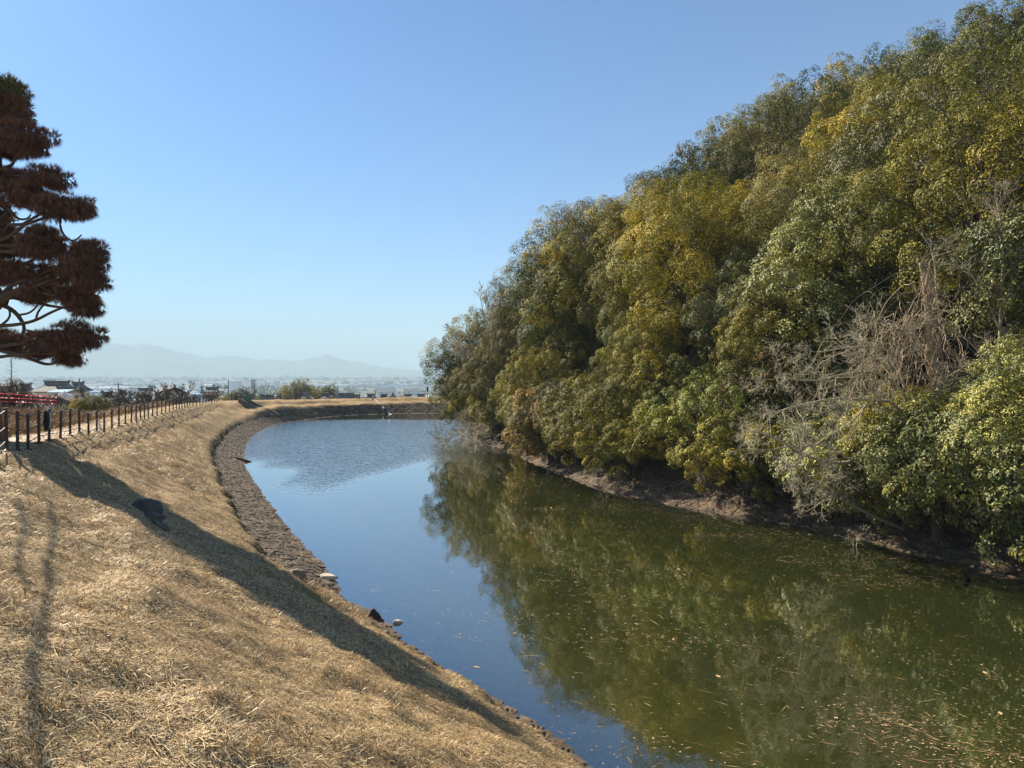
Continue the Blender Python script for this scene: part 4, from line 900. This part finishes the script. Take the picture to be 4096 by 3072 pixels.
# ---- Japanese houses
tile = {}
def tilemat(name, col, f=2.6):
    m, N, L, P = newmat(name); tc = N.new('ShaderNodeTexCoord'); w = N.new('ShaderNodeTexWave'); w.inputs['Scale'].default_value = f; w.bands_direction = 'X'; w.inputs['Distortion'].default_value = .15
    L.new(tc.outputs['Object'], w.inputs['Vector']); c = mixc(N, L, w.outputs['Fac'], tuple(q * .62 for q in col), tuple(min(1, q * 1.3) for q in col)); L.new(c, P.inputs['Base Color']); P.inputs['Roughness'].default_value = .85; P.inputs['Specular IOR Level'].default_value = .2
    b = N.new('ShaderNodeBump'); b.inputs['Distance'].default_value = .06; L.new(w.outputs['Fac'], b.inputs['Height']); L.new(b.outputs[0], P.inputs['Normal']); return m
tile['grey'] = tilemat('roof_tile_grey', (.16, .165, .175)); tile['dark'] = tilemat('roof_tile_dark', (.07, .072, .08)); tile['light'] = tilemat('roof_tile_light', (.16, .16, .155), 1.3); tile['blue'] = simple('metal_roof_pale_blue', (.20, .30, .34), .9, 0)
plaster = simple('plaster', (.62, .60, .55), .85, var=.08); wood_dark = simple('weathered_boards', (.12, .09, .07), .8, var=.3); glassm = simple('window_glass', (.04, .05, .06), .15, var=.1, spec=.8)
def jhouse(px, D, wpx, yr, ye, style, rm_, label, rz=0.0, dep=None):
    """wpx: eaves width in pixels; yr, ye: heights of ridge and eaves in the picture"""
    w = wpx / F * D; x = (px - 512) / F * D; zr = EYE - (yr - 371) / F * D; ze = EYE - (ye - 371) / F * D; g0 = min(hz(x, D), ze - 2.4); d = dep or w * .75
    o = empty('house', (x, D, g0), rz, label, 'house'); H = ze - g0; Rg = zr - ze; e = .55
    wl = MB().box((0, 0, H / 2 - .6), (w - 2 * e, d - 2 * e, H + 1.2)).build('wall', plaster, o)
    b = MB(); rm2 = tile[rm_]; th = .16
    if style == 'gable_side':      # ridge across the view
        b.prism([(-d / 2, H), (0, H + Rg), (d / 2, H), (d / 2, H - th), (0, H + Rg - th * 1.4), (-d / 2, H - th)], -w / 2, w / 2)
        for V_ in b.V: V_[:, [0, 1]] = V_[:, [1, 0]]
        rd = ((0, 0, H + Rg + .14), (w + .1, .34, .36)); gbl = [(1, 0), (-1, 0)]
    elif style == 'gable_front':   # gable towards us
        b.prism([(-w / 2, H), (0, H + Rg), (w / 2, H), (w / 2, H - th), (0, H + Rg - th * 1.4), (-w / 2, H - th)], -d / 2, d / 2)
        rd = ((0, 0, H + Rg + .14), (.34, d + .1, .36)); gbl = [(0, 1), (0, -1)]
    else:                          # hip and gable
        k = .42; m_ = H + Rg * .5; X, Y = w / 2, d / 2; x1, y1 = X * .62, Y * .5
        b.add([[-X, -Y, H], [X, -Y, H], [X, Y, H], [-X, Y, H], [-x1, -y1, m_], [x1, -y1, m_], [x1, y1, m_], [-x1, y1, m_], [-x1 * .98, 0, H + Rg], [x1 * .98, 0, H + Rg], [-X, -Y, H - th], [X, -Y, H - th], [X, Y, H - th], [-X, Y, H - th]],
              [[0, 1, 5, 4], [1, 2, 6, 5], [2, 3, 7, 6], [3, 0, 4, 7], [4, 5, 9, 8], [6, 7, 8, 9], [10, 11, 1, 0], [11, 12, 2, 1], [12, 13, 3, 2], [13, 10, 0, 3], [13, 12, 11, 10]])
        b.F.setdefault(3, []).append(np.array([[5, 6, 9], [7, 4, 8]])); rd = ((0, 0, H + Rg + .14), (x1 * 2 + .2, .34, .4)); gbl = []
    rf = b.build('roof', rm2, o)
    rb = MB().box(*rd)
    L_ = rd[1][0] / 2 if rd[1][0] > 1 else 0; M_ = rd[1][1] / 2 if rd[1][1] > 1 else 0
    for s_ in (-1, 1): rb.box((L_ * s_, M_ * s_, rd[0][2] + .2), (.3, .3, .34), 0, .7)
    rb.build('ridge', tile['grey'], rf)
    # gable walls
    if style == 'gable_front': MB().prism([(-w / 2 + e, H - .3), (w / 2 - e, H - .3), (0, H + Rg - .45)], -d / 2 + e, d / 2 - e).build('gable', plaster, o)
    if style == 'gable_side':
        b = MB().prism([(-d / 2 + e, H - .3), (d / 2 - e, H - .3), (0, H + Rg - .45)], -w / 2 + e, w / 2 - e)
        for V_ in b.V: V_[:, [0, 1]] = V_[:, [1, 0]]
        b.build('gable', plaster, o)
    for q in range(3):
        f = MB().box((w * (-.28 + .28 * q), -d / 2 + e - .02, H - 1.3), (1.5, .08, 1.1)).build('window', wood_dark, o); MB().box((w * (-.28 + .28 * q), -d / 2 + e - .07, H - 1.3), (1.3, .04, .9)).build('pane', glassm, f)
    return o
jhouse(26, 140, 15, 385, 390.6, 'hip', 'grey', 'small grey roofed house behind the rusty brown tree', .1)
jhouse(57, 134, 36, 382.6, 389.6, 'hip', 'grey', 'widest grey tiled house above the orchard, behind the striped roof', .12)
jhouse(57, 118, 20, 385.6, 391.0, 'gable_side', 'light', 'house with a striped pale tile roof in front of the widest grey house', -.1, 8)
jhouse(78, 142, 22, 383.4, 390.2, 'hip', 'grey', 'grey tiled house right of the striped roof with a pole in front', -.3)
jhouse(67, 108, 18, 388.6, 391.6, 'gable_side', 'blue', 'shed with a flat pale blue metal roof at the edge of the orchard', .1, 6)
jhouse(6, 130, 15, 388, 392.6, 'gable_side', 'light', 'low pale roofed house left of the rusty brown tree', -.3)
jhouse(170, 150, 27, 386.0, 392.8, 'gable_front', 'grey', 'large house with white gable and dark ridge beyond the orchard', .55, 17)
jhouse(163, 141, 16, 389.0, 393.6, 'gable_front', 'grey', 'low annex gable in front of the large white gabled house', .5, 7)
jhouse(212, 200, 18, 388.2, 391.8, 'hip', 'light', 'pale hip roofed house just over the grass mound', 0)
jhouse(123, 165, 9, 391.2, 394, 'hip', 'dark', 'small dark roofed hut among the orchard twigs', .2)
jhouse(145, 260, 14, 388.8, 392.2, 'gable_side', 'grey', 'grey roofed house beyond the orchard between two poles', 0)
jhouse(107, 96, 9, 394, 397, 'gable_side', 'grey', 'grey shed half hidden among the orchard trees', 0)
for (px, D, w, yr, ye, st, rm_, lab) in [(267, 190, 13, 397.0, 400, 'gable_side', 'light', 'leftmost low roof behind the far fence'), (279, 190, 8, 396.9, 400, 'gable_front', 'light', 'narrow white gable behind the far fence, left of the grove'), (305, 185, 17, 395.2, 399.2, 'gable_front', 'grey', 'white gabled house with dark roof below the grove'),
        (326, 200, 21, 395.0, 399.5, 'gable_front', 'dark', 'broad dark gable roof behind the far fence, below the round dark tree'), (336, 188, 10, 396.2, 400, 'gable_front', 'light', 'small pale gable in front of the broad dark gable'), (345, 200, 17, 395.2, 399.5, 'gable_side', 'grey', 'long grey roof right of the broad dark gable'),
        (357, 205, 9, 396.6, 400, 'hip', 'light', 'small pale roof right of the long grey roof'), (371, 215, 12, 396.0, 399, 'hip', 'dark', 'dark hipped roof behind the far fence, above the sluice rail'), (384, 210, 9, 396.2, 399.4, 'hip', 'dark', 'small dark hipped roof right of the sluice rail'), (393, 205, 11, 396.0, 399.4, 'gable_front', 'light', 'pale gabled house with dark ridge right of the small hipped roof'),
        (408, 215, 11, 396.6, 399.6, 'hip', 'grey', 'grey hipped roof behind the far fence near its right end'), (421, 215, 7, 396.2, 399.4, 'gable_side', 'light', 'bright low roof beside the signpost at the fence end')]:
    jhouse(px, D, w, yr - 1.3, ye - .6, st, rm_, lab)
# large halls in the middle distance
for px, D, w, yt, lab, rm_ in [(387.5, 1500, 19, 386.8, 'very long light blue roofed hall on the plain', 3), (200, 2300, 14, 386, 'long white roofed hall on the plain above the mound', 2), (238, 1700, 12, 388.8, 'bright white roofed hall left of the tall chimney mast', 2), (413, 1500, 17, 388.8, 'long grey hall on the plain right of the blue roofed hall', 0), (163, 3300, 18, 382, 'wide pale hall far out above the orchard', 2), (372, 4000, 12, 379.5, 'dark long block in the far town', 0), (110, 3900, 24, 380.2, 'long white hall far out beyond the orchard', 2)]:
    x = (px - 512) / F * D; wm = w / F * D; z = hz(x, D); top = EYE - (yt - 371) / F * D; h = max(top - z, 7); me = town_block(wm, 30, h, walls[0], roofs[rm_]); o = link('town_hall_building', me); o.location = (x, D, top - h); tag(o, lab, 'building')

# utility poles
conc = simple('pole_concrete', (.20, .19, .18), .8, var=.15)
def pole(px, D, yt, arms, label, w=.16, box_=False):
    x = (px - 512) / F * D; zt = EYE - (yt - 371) / F * D; z0_ = hz(x, D); h = zt - z0_
    o = empty('utility_pole', (x, D, z0_), 0, label, 'utility pole'); MB().tube([(0, 0, -.3), (0, 0, h)], [w, w * .65], 8).build('pole', conc, o)
    for q, (dz, wd) in enumerate(arms):
        b = MB().box((0, 0, h - dz), (wd, .1, .1))
        for s_ in (-1, -.55, .55, 1): b.tube([(wd / 2 * s_ * .95, 0, h - dz + .05), (wd / 2 * s_ * .95, 0, h - dz + .3)], [.06, .04], 5)
        b.build('crossarm', conc, o)
    if box_: MB().tube([(.35, 0, h - 2.1), (.35, 0, h - 1.3)], .25, 8).build('transformer', conc, o)
    return o
pole(51, 132, 377.6, [(.5, 1.6), (1.2, 1.2)], 'thin pole with an aerial above the widest grey house', .09); pole(79.3, 120, 378.4, [], 'plain utility pole in front of the grey house right of the striped roof', .15)
pole(118.3, 140, 382.4, [(.4, 1.6)], 'utility pole with a transformer rising from the orchard', .16, True); pole(149.8, 145, 384, [(.6, 1.0)], 'utility pole between the orchard and the large gabled house', .15)
pole(214, 210, 384.6, [], 'short pole rising beyond the pale hip roofed house', .16); pole(228.3, 150, 379.6, [(2.4, 4.6), (3.4, 2.2)], 'tall pole with a wide crossarm left of the fence bend', .15)
pole(254.2, 155, 383.6, [(.8, 2.6), (3.0, 1.4)], 'utility pole in front of the tall grey chimney mast', .15, True); pole(292.8, 190, 387, [(.5, 1.2)], 'utility pole in front of the yellow grove', .15); pole(337.4, 185, 385.8, [(1.6, 2.4)], 'utility pole right of the round dark tree', .17)
x = (253 - 512) / F * 900; MB().tube([(0, 0, -1), (0, 0, hz(x, 900) * -1 + EYE - 8.5 / F * 900)], [3.6, 3.0], 10).build('chimney_mast', walls[2], origin=None).location = (x, 900, hz(x, 900)); tag(C.objects['chimney_mast'], 'tall thick grey mast standing on the plain behind the utility pole', 'mast')
x = (427.6 - 512) / F * 126; z = hz(x, 126); b = MB().tube([(0, 0, -.3), (0, 0, 1.35)], .06, 8); o = b.build('signpost', fm); o.location = (x, 126, z); MB().box((0, 0, 1.55), (.3, .2, .75)).build('lamp_box', fm, o); tag(o, 'dark signpost with a boxy head at the right end of the far fence', 'signpost')

# ---- sluice rail and pier, outlet
conc2 = simple('weathered_concrete', (.36, .33, .28), .85, var=.3, bump=.01); cdark = simple('wet_dark_wood', (.07, .05, .04), .85, var=.4, bump=.01); gpaint = simple('green_rail_paint', (.03, .10, .08), .5)
p0 = at(372.7, 0, 121.0); p1 = at(391.4, 0, 115.0); z0_ = 2.55
o = empty('sluice_gate', (p0[0], p0[1], z0_), 0, 'slanting pale sluice rail running down the far bank into the water', 'sluice'); q = np.array([p0[0], p0[1], z0_]); e_ = np.array([p1[0], p1[1], -.2])
MB().tube([(0, 0, 0), tuple(e_ - q)], .05, 8).build('rail', simple('galvanised_rail', (.55, .53, .50), .5, .2), o)
MB().tube([(.28, 0, -.08), tuple(e_ - q + [.25, 0, 0])], .03, 6).build('spindle', simple('spindle_steel', (.3, .28, .26), .5, .3), o)
MB().box((.15, .0, -.15), (.5, .4, .6)).box((.05, 0, .25), (.3, .3, .12)).build('winch', conc2, o)
pp = at(385.2, 0, 116.6); b = MB().box((0, 0, .1), (.55, .4, 2.0)).box((0, 0, 1.2), (.5, .36, .25), 0, .6); o = b.build('sluice_pier', cdark); o.location = (pp[0], pp[1], -.35); tag(o, 'dark weathered pier standing in the water below the sluice rail', 'pier')
ox, oy = -34.6, 97.5; oz = hz(ox, oy); an = math.atan2(-.25, 1); o = empty('outlet_channel', (ox, oy, oz), an, 'concrete outlet channel with a green railing cut into the bank bend', 'outlet')
b = MB().prism([(-2.6, 1.25), (2.4, -.9), (2.4, -1.6), (-2.6, -1.6)], -.75, -.55).prism([(-2.6, 1.25), (2.4, -.9), (2.4, -1.6), (-2.6, -1.6)], .75, .95).box((-2.7, .1, -.1), (.2, 1.9, 2.7)).prism([(-2.6, -.3), (2.4, -1.35), (2.4, -1.7), (-2.6, -1.7)], -.55, .75); b.build('channel_walls', simple('mossy_concrete', (.16, .14, .11), .9, var=.35), o)
b = MB()
for s_ in (-.65, .1, .85): b.tube([(-2.5, s_, 1.0), (-2.5, s_, 2.2)], .04, 6)
b.tube([(-2.5, -.65, 2.2), (-2.5, .85, 2.2)], .04, 6).tube([(-2.5, -.65, 1.8), (-2.5, .85, 1.8)], .03, 6).box((-1.9, .1, 1.0), (.08, 1.3, 1.0)); b.build('railing', gpaint, o)

# ---- rocks, log, tufts
def rock(name, loc, size, seed, mat, label, rz=0, cat='rock'):
    r = rs(seed); u = unit(r, 46); V = u.copy()
    for k in range(7):
        nrm = unit(r, 1)[0]; d = r.uniform(.55, .85); s_ = V @ nrm; V = V - np.where(s_ > d, s_ - d, 0)[:, None] * nrm
    V = V * np.array(size)
    import bmesh
    bm = bmesh.new(); [bm.verts.new(v) for v in V]; bmesh.ops.convex_hull(bm, input=bm.verts); bmesh.ops.delete(bm, geom=[v for v in bm.verts if not v.link_faces], context='VERTS')
    me = bpy.data.meshes.new(name); bm.to_mesh(me); bm.free(); me.materials.append(mat); o = link(name, me); o.location = loc; o.rotation_euler = (r.normal() * .2, r.normal() * .2, rz); tag(o, label, cat); return o
rk = simple('dark_rock', (.075, .066, .055), .85, var=.55, bump=.05, bscale=6); rk2 = simple('brown_rock', (.17, .13, .09), .85, var=.35, bump=.01, bscale=10); rk3 = simple('pale_rock', (.45, .38, .28), .85, var=.25, bump=.01)
g1 = hit(146, 514); g2 = hit(153, 521); g3 = hit(158, 526)
rock('rock', (g1[0], g1[1], g1[2] + .05), (.48, .40, .38), 1, rk, 'largest dark boulder poking out of the straw slope', .6); rock('rock', (g2[0], g2[1], g2[2] + .02), (.34, .3, .24), 2, rk, 'smaller dark boulder just below the largest one on the slope'); rock('rock', (g3[0], g3[1], g3[2] - .02), (.3, .3, .16), 3, rk, 'lowest dark stone beneath the two boulders on the slope')
g1 = hit(373, 620); o = MB().prism([(-.22, 0), (.24, 0), (.2, .12), (.0, .36), (-.06, .34)], -.05, .05).build('wooden_stump', cdark); o.location = (g1[0], g1[1], .0); o.rotation_euler = (.15, 0, .3); tag(o, 'dark pointed slab of wood standing at the water edge', 'wood slab')
g2 = hit(398, 622.5); rock('rock', (g2[0], g2[1], .02), (.16, .13, .09), 5, rk3, 'small pale rock sitting in the shallow water'); g3 = hit(331, 581); rock('rock', (g3[0] - .1, g3[1], .12), (.34, .2, .13), 6, rk3, 'pale flat rock at the tip of the stone bank')
g4 = hit(297, 576); rock('rock', (g4[0], g4[1], g4[2]), (.3, .3, .22), 8, rk2, 'brown rock where the straw slope meets the stone bank')
g5 = hit(241, 461); o = MB().tube([(-.9, 0, .12), (0, .05, .14), (.9, 0, .1)], [.12, .13, .10], 8).build('log', cdark); o.location = tuple(g5); o.rotation_euler = (0, .15, -.35); tag(o, 'short dark log lying on the stone bank at the waterline', 'log')
gm, N, L, P = newmat('green_grass'); L.new(ramp(N, L, attr(N, 'rnd'), [(0, (.12, .14, .04)), (1, (.32, .34, .10))]), P.inputs['Base Color'])
tx, ty = [], []
for px, py, s_, m in [(301, 589, .3, 160), (312, 597, .25, 120), (322, 599, .25, 90), (372, 612, .25, 80)]:
    g_ = hit(px, py); tx.append(rng.normal(g_[0], s_, m)); ty.append(rng.normal(g_[1], s_, m))
tx = np.concatenate(tx); ty = np.concatenate(ty); tag(link('green_grass', straw_mesh('green_grass', tx, ty, .13, .008, .9, 5, gm)), kind='stuff')
# heaps of brown litter washed up along the edge, and tussocks on the slope
tx, ty = [], []
for px, py, s_, m in [(325, 594, .3, 900), (332, 600, .3, 800), (345, 609, .3, 700), (355, 613, .3, 600), (364, 620, .25, 500), (340, 604, .35, 600)] + [(rng.uniform(0, 420), rng.uniform(480, 768), rng.uniform(.06, .2), 90) for _ in range(60)]:
    g_ = hit(px, py); 
    if g_[2] < .02: continue
    tx.append(rng.normal(g_[0], s_, m)); ty.append(rng.normal(g_[1], s_, m))
tx = np.concatenate(tx); ty = np.concatenate(ty); kk = height(tx, ty) > 0; tag(link('straw_litter', straw_mesh('straw_litter', tx[kk], ty[kk], .11, .006, .75, 15, ms, zoff=.02)), kind='stuff')
# ---------------------------------------------------------------- bare trees on the mound
def pxl(pts_, D, o): return [tuple(at(x, y, D + dd) - o) for x, y, dd in pts_]
# sprawling bare cherry leaning over the water (limbs follow the photograph)
o = np.array([20.3, 31.0, 0.]); o[2] = hz(o[0], o[1])
lm1 = [([(0, 0, -.4), (-.4, -.3, 1.0), (-1.2, -.8, 1.7)], .20, 0, 1),
       (pxl([(935, 500, -1.5), (890, 462, -2.0), (862, 458, -2.3), (838, 465, -2.6), (805, 456, -2.9), (780, 440, -3.2), (758, 432, -3.5)], 31, o), .10, 14, 2.3),
       (pxl([(935, 500, -1.5), (915, 440, -1.5), (898, 402, -1.8), (870, 400, -2.1), (835, 398, -2.4), (800, 405, -2.8), (770, 414, -3.2)], 31, o), .085, 15, 2.4),
       (pxl([(915, 440, -1.5), (905, 390, -1.7), (880, 372, -2.0), (850, 372, -2.3), (815, 382, -2.6), (775, 377, -3.0)], 31, o), .07, 14, 2.3),
       (pxl([(905, 390, -1.7), (895, 350, -1.9), (860, 345, -2.2), (820, 352, -2.5)], 31, o), .055, 10, 2.1),
       (pxl([(870, 400, -2.1), (850, 425, -2.4), (820, 440, -2.7), (790, 470, -3.1)], 31, o), .04, 8, 1.7),
       (pxl([(905, 530, -2.0), (860, 510, -2.6), (830, 494, -2.9), (802, 472, -3.3)], 31, o), .07, 11, 2.0)]
bare('bare_cherry_tree', bare_meshes(501, lm1, 4, palebark, .0052, up=.05, spread=.75, nch=(4, 5), crook=.20, shrink=.56), tuple(o), 0, 'sprawling bare grey cherry tree with long limbs reaching out over the water')
# the tall dead tree hung with pale vines
o = np.array([17.6, 29.6, 0.]); o[2] = hz(o[0], o[1])
lm2 = [([(0, 0, -.3)] + pxl([(938, 430, 0), (934, 370, 0), (926, 300, .1), (920, 262, .2)], 29.6, o), .13, 8, 1.6), (pxl([(934, 370, 0), (915, 335, -.2), (890, 322, -.4), (862, 326, -.5)], 29.6, o), .07, 18, 1.6), (pxl([(930, 330, 0), (938, 280, .2), (930, 245, .2)], 29.6, o), .05, 9, 1.2),
       (pxl([(936, 385, 0), (965, 365, .2), (995, 352, .2)], 29.6, o), .03, 8, 1.2)]
vt = bare('vine_hung_tree', bare_meshes(502, lm2, 3, palebark, .007, up=.12, spread=.9, nch=(3, 4), crook=.28), tuple(o), 0, 'dead tree hung with a tangled curtain of pale dry vines')
r = rs(55); b = MB()
for k in range(210):       # hanging and coiling vine stems
    u_ = r.rand(); px = 852 + 96 * u_ ** .7; py = np.interp(px, [852, 880, 915, 930, 948], [338, 318, 312, 255, 320]) + r.rand() ** 1.5 * 60
    ln_v = r.uniform(1.2, 4.0) if px < 915 else r.uniform(1.5, 6.0); p = at(px, py, 29.0 + r.normal() * .35) - o; Pv = [p]; d = np.array([r.normal() * .5, r.normal() * .3, r.normal() * .5])
    for q in range(9):
        d = d * .75 + np.array([r.normal() * .5, r.normal() * .25, -.27 + r.normal() * .36]); Pv.append(Pv[-1] + d * ln_v / 9 * .9)
    b.tube(smooth_poly(np.array(Pv), 1, False), r.uniform(.005, .013), 3, False)
for k in range(60):        # stems climbing the trunk
    x0 = 936 + r.normal() * 6; Pv = [at(x0, 445 + r.rand() * 10, 29.3 + r.normal() * .12) - o]
    for py in np.arange(425, 245 + r.rand() * 70, -14): Pv.append(at(np.interp(py, [245, 300, 370, 440], [922, 927, 934, 939]) + r.normal() * 3.2, py, 29.45 + r.normal() * .12) - o)
    b.tube(smooth_poly(np.array(Pv), 1, False), r.uniform(.008, .02), 3, False)
b.build('vines', vinebark, vt)
# bare crown at the right edge, thin bare crowns among the evergreens
o = np.array([20.6, 29.5, 0.]); o[2] = hz(o[0], o[1])
lm3 = [([(0, 0, -.3)] + pxl([(998, 380, 0), (1000, 330, 0), (1002, 280, 0)], 29.5, o), .10, 4, 1.5), (pxl([(1000, 330, 0), (980, 285, -.2), (955, 255, -.3)], 29.5, o), .05, 14, 1.6), (pxl([(1002, 290, 0), (1003, 230, .1), (995, 195, .1)], 29.5, o), .05, 16, 1.6), (pxl([(1001, 310, 0), (1020, 270, .1), (1030, 230, .1)], 29.5, o), .05, 14, 1.5),
       (pxl([(998, 375, 0), (960, 330, -.3), (930, 322, -.4)], 29.5, o), .035, 10, 1.3), (pxl([(1020, 380, -.6), (985, 372, -1.0), (950, 380, -1.3)], 29.5, o), .04, 12, 1.5)]
bare('bare_tree', bare_meshes(503, lm3, 3, palebark, .0065, up=.2, spread=.8, nch=(4, 5), crook=.2), tuple(o), 0, 'upright bare pale tree standing right of the vine hung tree')
gen = []
for q in range(3):
    r = rs(700 + q); lm = [([(0, 0, -.5), (.1, 0, 2.5), (0, .1, 5.0)], .13, 2, 1.6)]
    for k in range(6):
        a = k * 1.05 + r.rand(); lm.append(([(0, 0, 3.2 + .2 * k), (math.cos(a) * 1.0, math.sin(a) * 1.0, 4.9), (math.cos(a) * 1.9, math.sin(a) * 1.9, 6.6), (math.cos(a) * 2.3, math.sin(a) * 2.3, 8.2)], .06, 12, 1.7))
    gen.append(bare_meshes(710 + q, lm, 3, palebark, .011, up=.35, spread=.7, nch=(4, 5), crook=.16))
def bare_at(px, ytop, D, v, sc, label, Ht=9.3, rot=(0, 0)):
    p = at(px, ytop, D); z = p[2] - Ht * sc; ob = bare('bare_tree', gen[v], (p[0], p[1], z), px * .1, label, sc=sc); ob.rotation_euler = (rot[0], rot[1], px * .1)
    # carry the trunk down to the ground
    g_ = hz(p[0], p[1])
    if z > g_: MB().tube([(0, 0, (g_ - z) / sc - .3), (0, 0, .2)], .14, 6).build('trunk_base', palebark, ob)
    return ob
for a in [(478, 302, 72, 0, .78, 'grey bare crown in front of the leftmost evergreens of the mound'), (500, 318, 68, 1, .7, 'bare twiggy tree beside the leftmost evergreens, nearer the water'), (508, 258, 72, 2, .6, 'small bare crown breaking the skyline on the left flank of the mound'), (592, 190, 61, 0, .62, 'bare tree showing through the tall evergreens on the skyline'),
          (712, 118, 66, 2, .75, 'bare grey crown beside the golden tree near the skyline')]:
    px, yt, D, v, _, lab = a; yt += 22; p = at(px, yt, D); g_ = hz(p[0], p[1]); ob = bare('bare_tree', gen[v], (p[0], p[1], g_ - .2), px * .1, lab); k_ = (p[2] - g_) / 9.3; ob.scale = (min(k_, 1.25), min(k_, 1.25), k_)
# twigs trailing over the water under the left tip
r = rs(81); oo = np.array([-1.4, 66.5, 0.]); oo[2] = hz(oo[0], oo[1])
lm4 = [([(0, 0, 0), (-.6, -.6, 1.6)], .14, 0, 1)] + [([(-.6, -.6, 1.6), (-2.2, -1.5 - .5 * k, 1.8), (-3.6 + .6 * k, -2.2 - .9 * k, 1.0), (-5.0 + 1.3 * k, -2.6 - 1.3 * k, .5)], .06, 20, 2.4) for k in range(4)]
bare('bare_shrub', bare_meshes(504, lm4, 3, palebark, .011, up=-.05, spread=.7, nch=(4, 5), crook=.2), tuple(oo), 0, 'low bare shrub trailing twigs over the water beneath the left tip of the mound', 'shrub')
for k, (px, py, dx) in enumerate([(1310 * .4629 + 5, 487, -1), (705, 488, 1), (762, 505, -1), (608, 470, 1)]):
    g_ = hit(px, py - 8); r = rs(90 + k); out_ = [([(0, 0, -.1), (-.3, -.4, .5), (-.7, -.9, .75)], .03, 9, 1.2), ([(0, 0, -.1), (.3, -.4, .4), (.7, -.7, .8)], .025, 8, 1.1)]
    bare('bare_sapling', bare_meshes(600 + k, out_, 3, palebark, .006, up=.1, spread=.8, nch=(3, 4), crook=.25), tuple(g_), 0, ['twiggy sapling at the left end of the shaded stones', 'twiggy sapling on the stones below the dark hollow', 'twiggy sapling on the stones left of the overhanging bushes', 'small twiggy sapling by the golden bushes at the waterline'][k], 'sapling')
# drowned twigs sticking out of the water
g_ = at(837, 0, 30.0); bare('drowned_branch', bare_meshes(650, [([(0, 0, -.2), (.1, 0, .3), (.35, .1, .5)], .012, 6, .6), ([(0, 0, -.2), (-.2, 0, .3), (-.45, .1, .35)], .01, 5, .5)], 2, palebark, .006, up=.2), (g_[0], g_[1] - 1.6, 0), 0, 'drowned twigs standing out of the water below the stones', 'branch')
# dead leaves, sticks and roots on the shaded stones
rng = rs(97); n = 26000; P_, _s = resample(ISLAND, .05); T = np.roll(P_, -1, 0) - np.roll(P_, 1, 0); T /= np.linalg.norm(T, axis=1)[:, None]; Nn = np.stack([T[:, 1], -T[:, 0]], 1)
k = rng.randint(0, len(P_), n); d = rng.uniform(-.1, 3.4, n); q = P_[k] + Nn[k] * d[:, None]; ok = (P_[k][:, 1] > 18) & (P_[k][:, 1] < 74) & (P_[k][:, 0] < 22) & (rng.rand(n) < .15 + 1.3 * vnoise(q[:, 0] / .8, q[:, 1] / .8, 4)); q = q[ok]
mlf, N, L, P = newmat('leaf_litter'); L.new(ramp(N, L, attr(N, 'rnd'), [(0, (.05, .03, .018)), (.6, (.17, .10, .05)), (1, (.34, .22, .11))]), P.inputs['Base Color']); P.inputs['Roughness'].default_value = .8
tag(link('leaf_litter', straw_mesh('leaf_litter', q[:, 0], q[:, 1], .11, .05, .3, 6, mlf, zoff=.05)), kind='stuff')
m = MB()
for k in range(26):
    i0 = rng.randint(len(P_)); 
    if not (P_[i0][1] > 24 and P_[i0][1] < 60 and P_[i0][0] < 18): continue
    a = P_[i0] + Nn[i0] * rng.uniform(1.2, 3); e_ = P_[i0] + Nn[i0] * rng.uniform(-.2, .6) + T[i0] * rng.normal() * .8; t = np.linspace(0, 1, 7)[:, None]; c2 = a + (e_ - a) * t + rng.normal(size=(7, 2)) * .08
    m.tube(np.column_stack([c2, height(c2[:, 0], c2[:, 1]) + .08]), np.linspace(.05, .015, 7), 5, False)
tag(m.build('exposed_roots', bark), kind='stuff')
# ---------------------------------------------------------------- labels of the evergreens of the mound
def row(t):
    px = 512 + t['x'] / t['y'] * F; tp = 371 - (t['top'] - EYE) / t['y'] * F
    gap = tp - np.interp(px, skyx, skyy)
    if t['kd'] in ('low', 'hang'): return 'waterside'
    return 'skyline' if gap < 22 else ('upper slope' if gap < 110 else 'lower slope')
cl = {}
for t in TREES: t['px'] = 512 + t['x'] / t['y'] * F; t['row'] = row(t); cl.setdefault((t['color'], t['row']), []).append(t)
ph = {'waterside': 'bushy {c} tree above the stones, {o} from the left of that colour', 'skyline': '{c} tree on the mound skyline, {o} from the left of that colour',
      'upper slope': '{c} tree high on the mound slope, {o} from the left of that colour', 'lower slope': '{c} tree low on the mound slope, {o} from the left of that colour'}
for (c_, rw_), lst in cl.items():
    lst.sort(key=lambda t: t['px'])
    for k, t in enumerate(lst): tag(t['o'], ph[rw_].format(c=c_, o=ordn(k + 1)), 'tree', 'evergreen trees covering the mound')
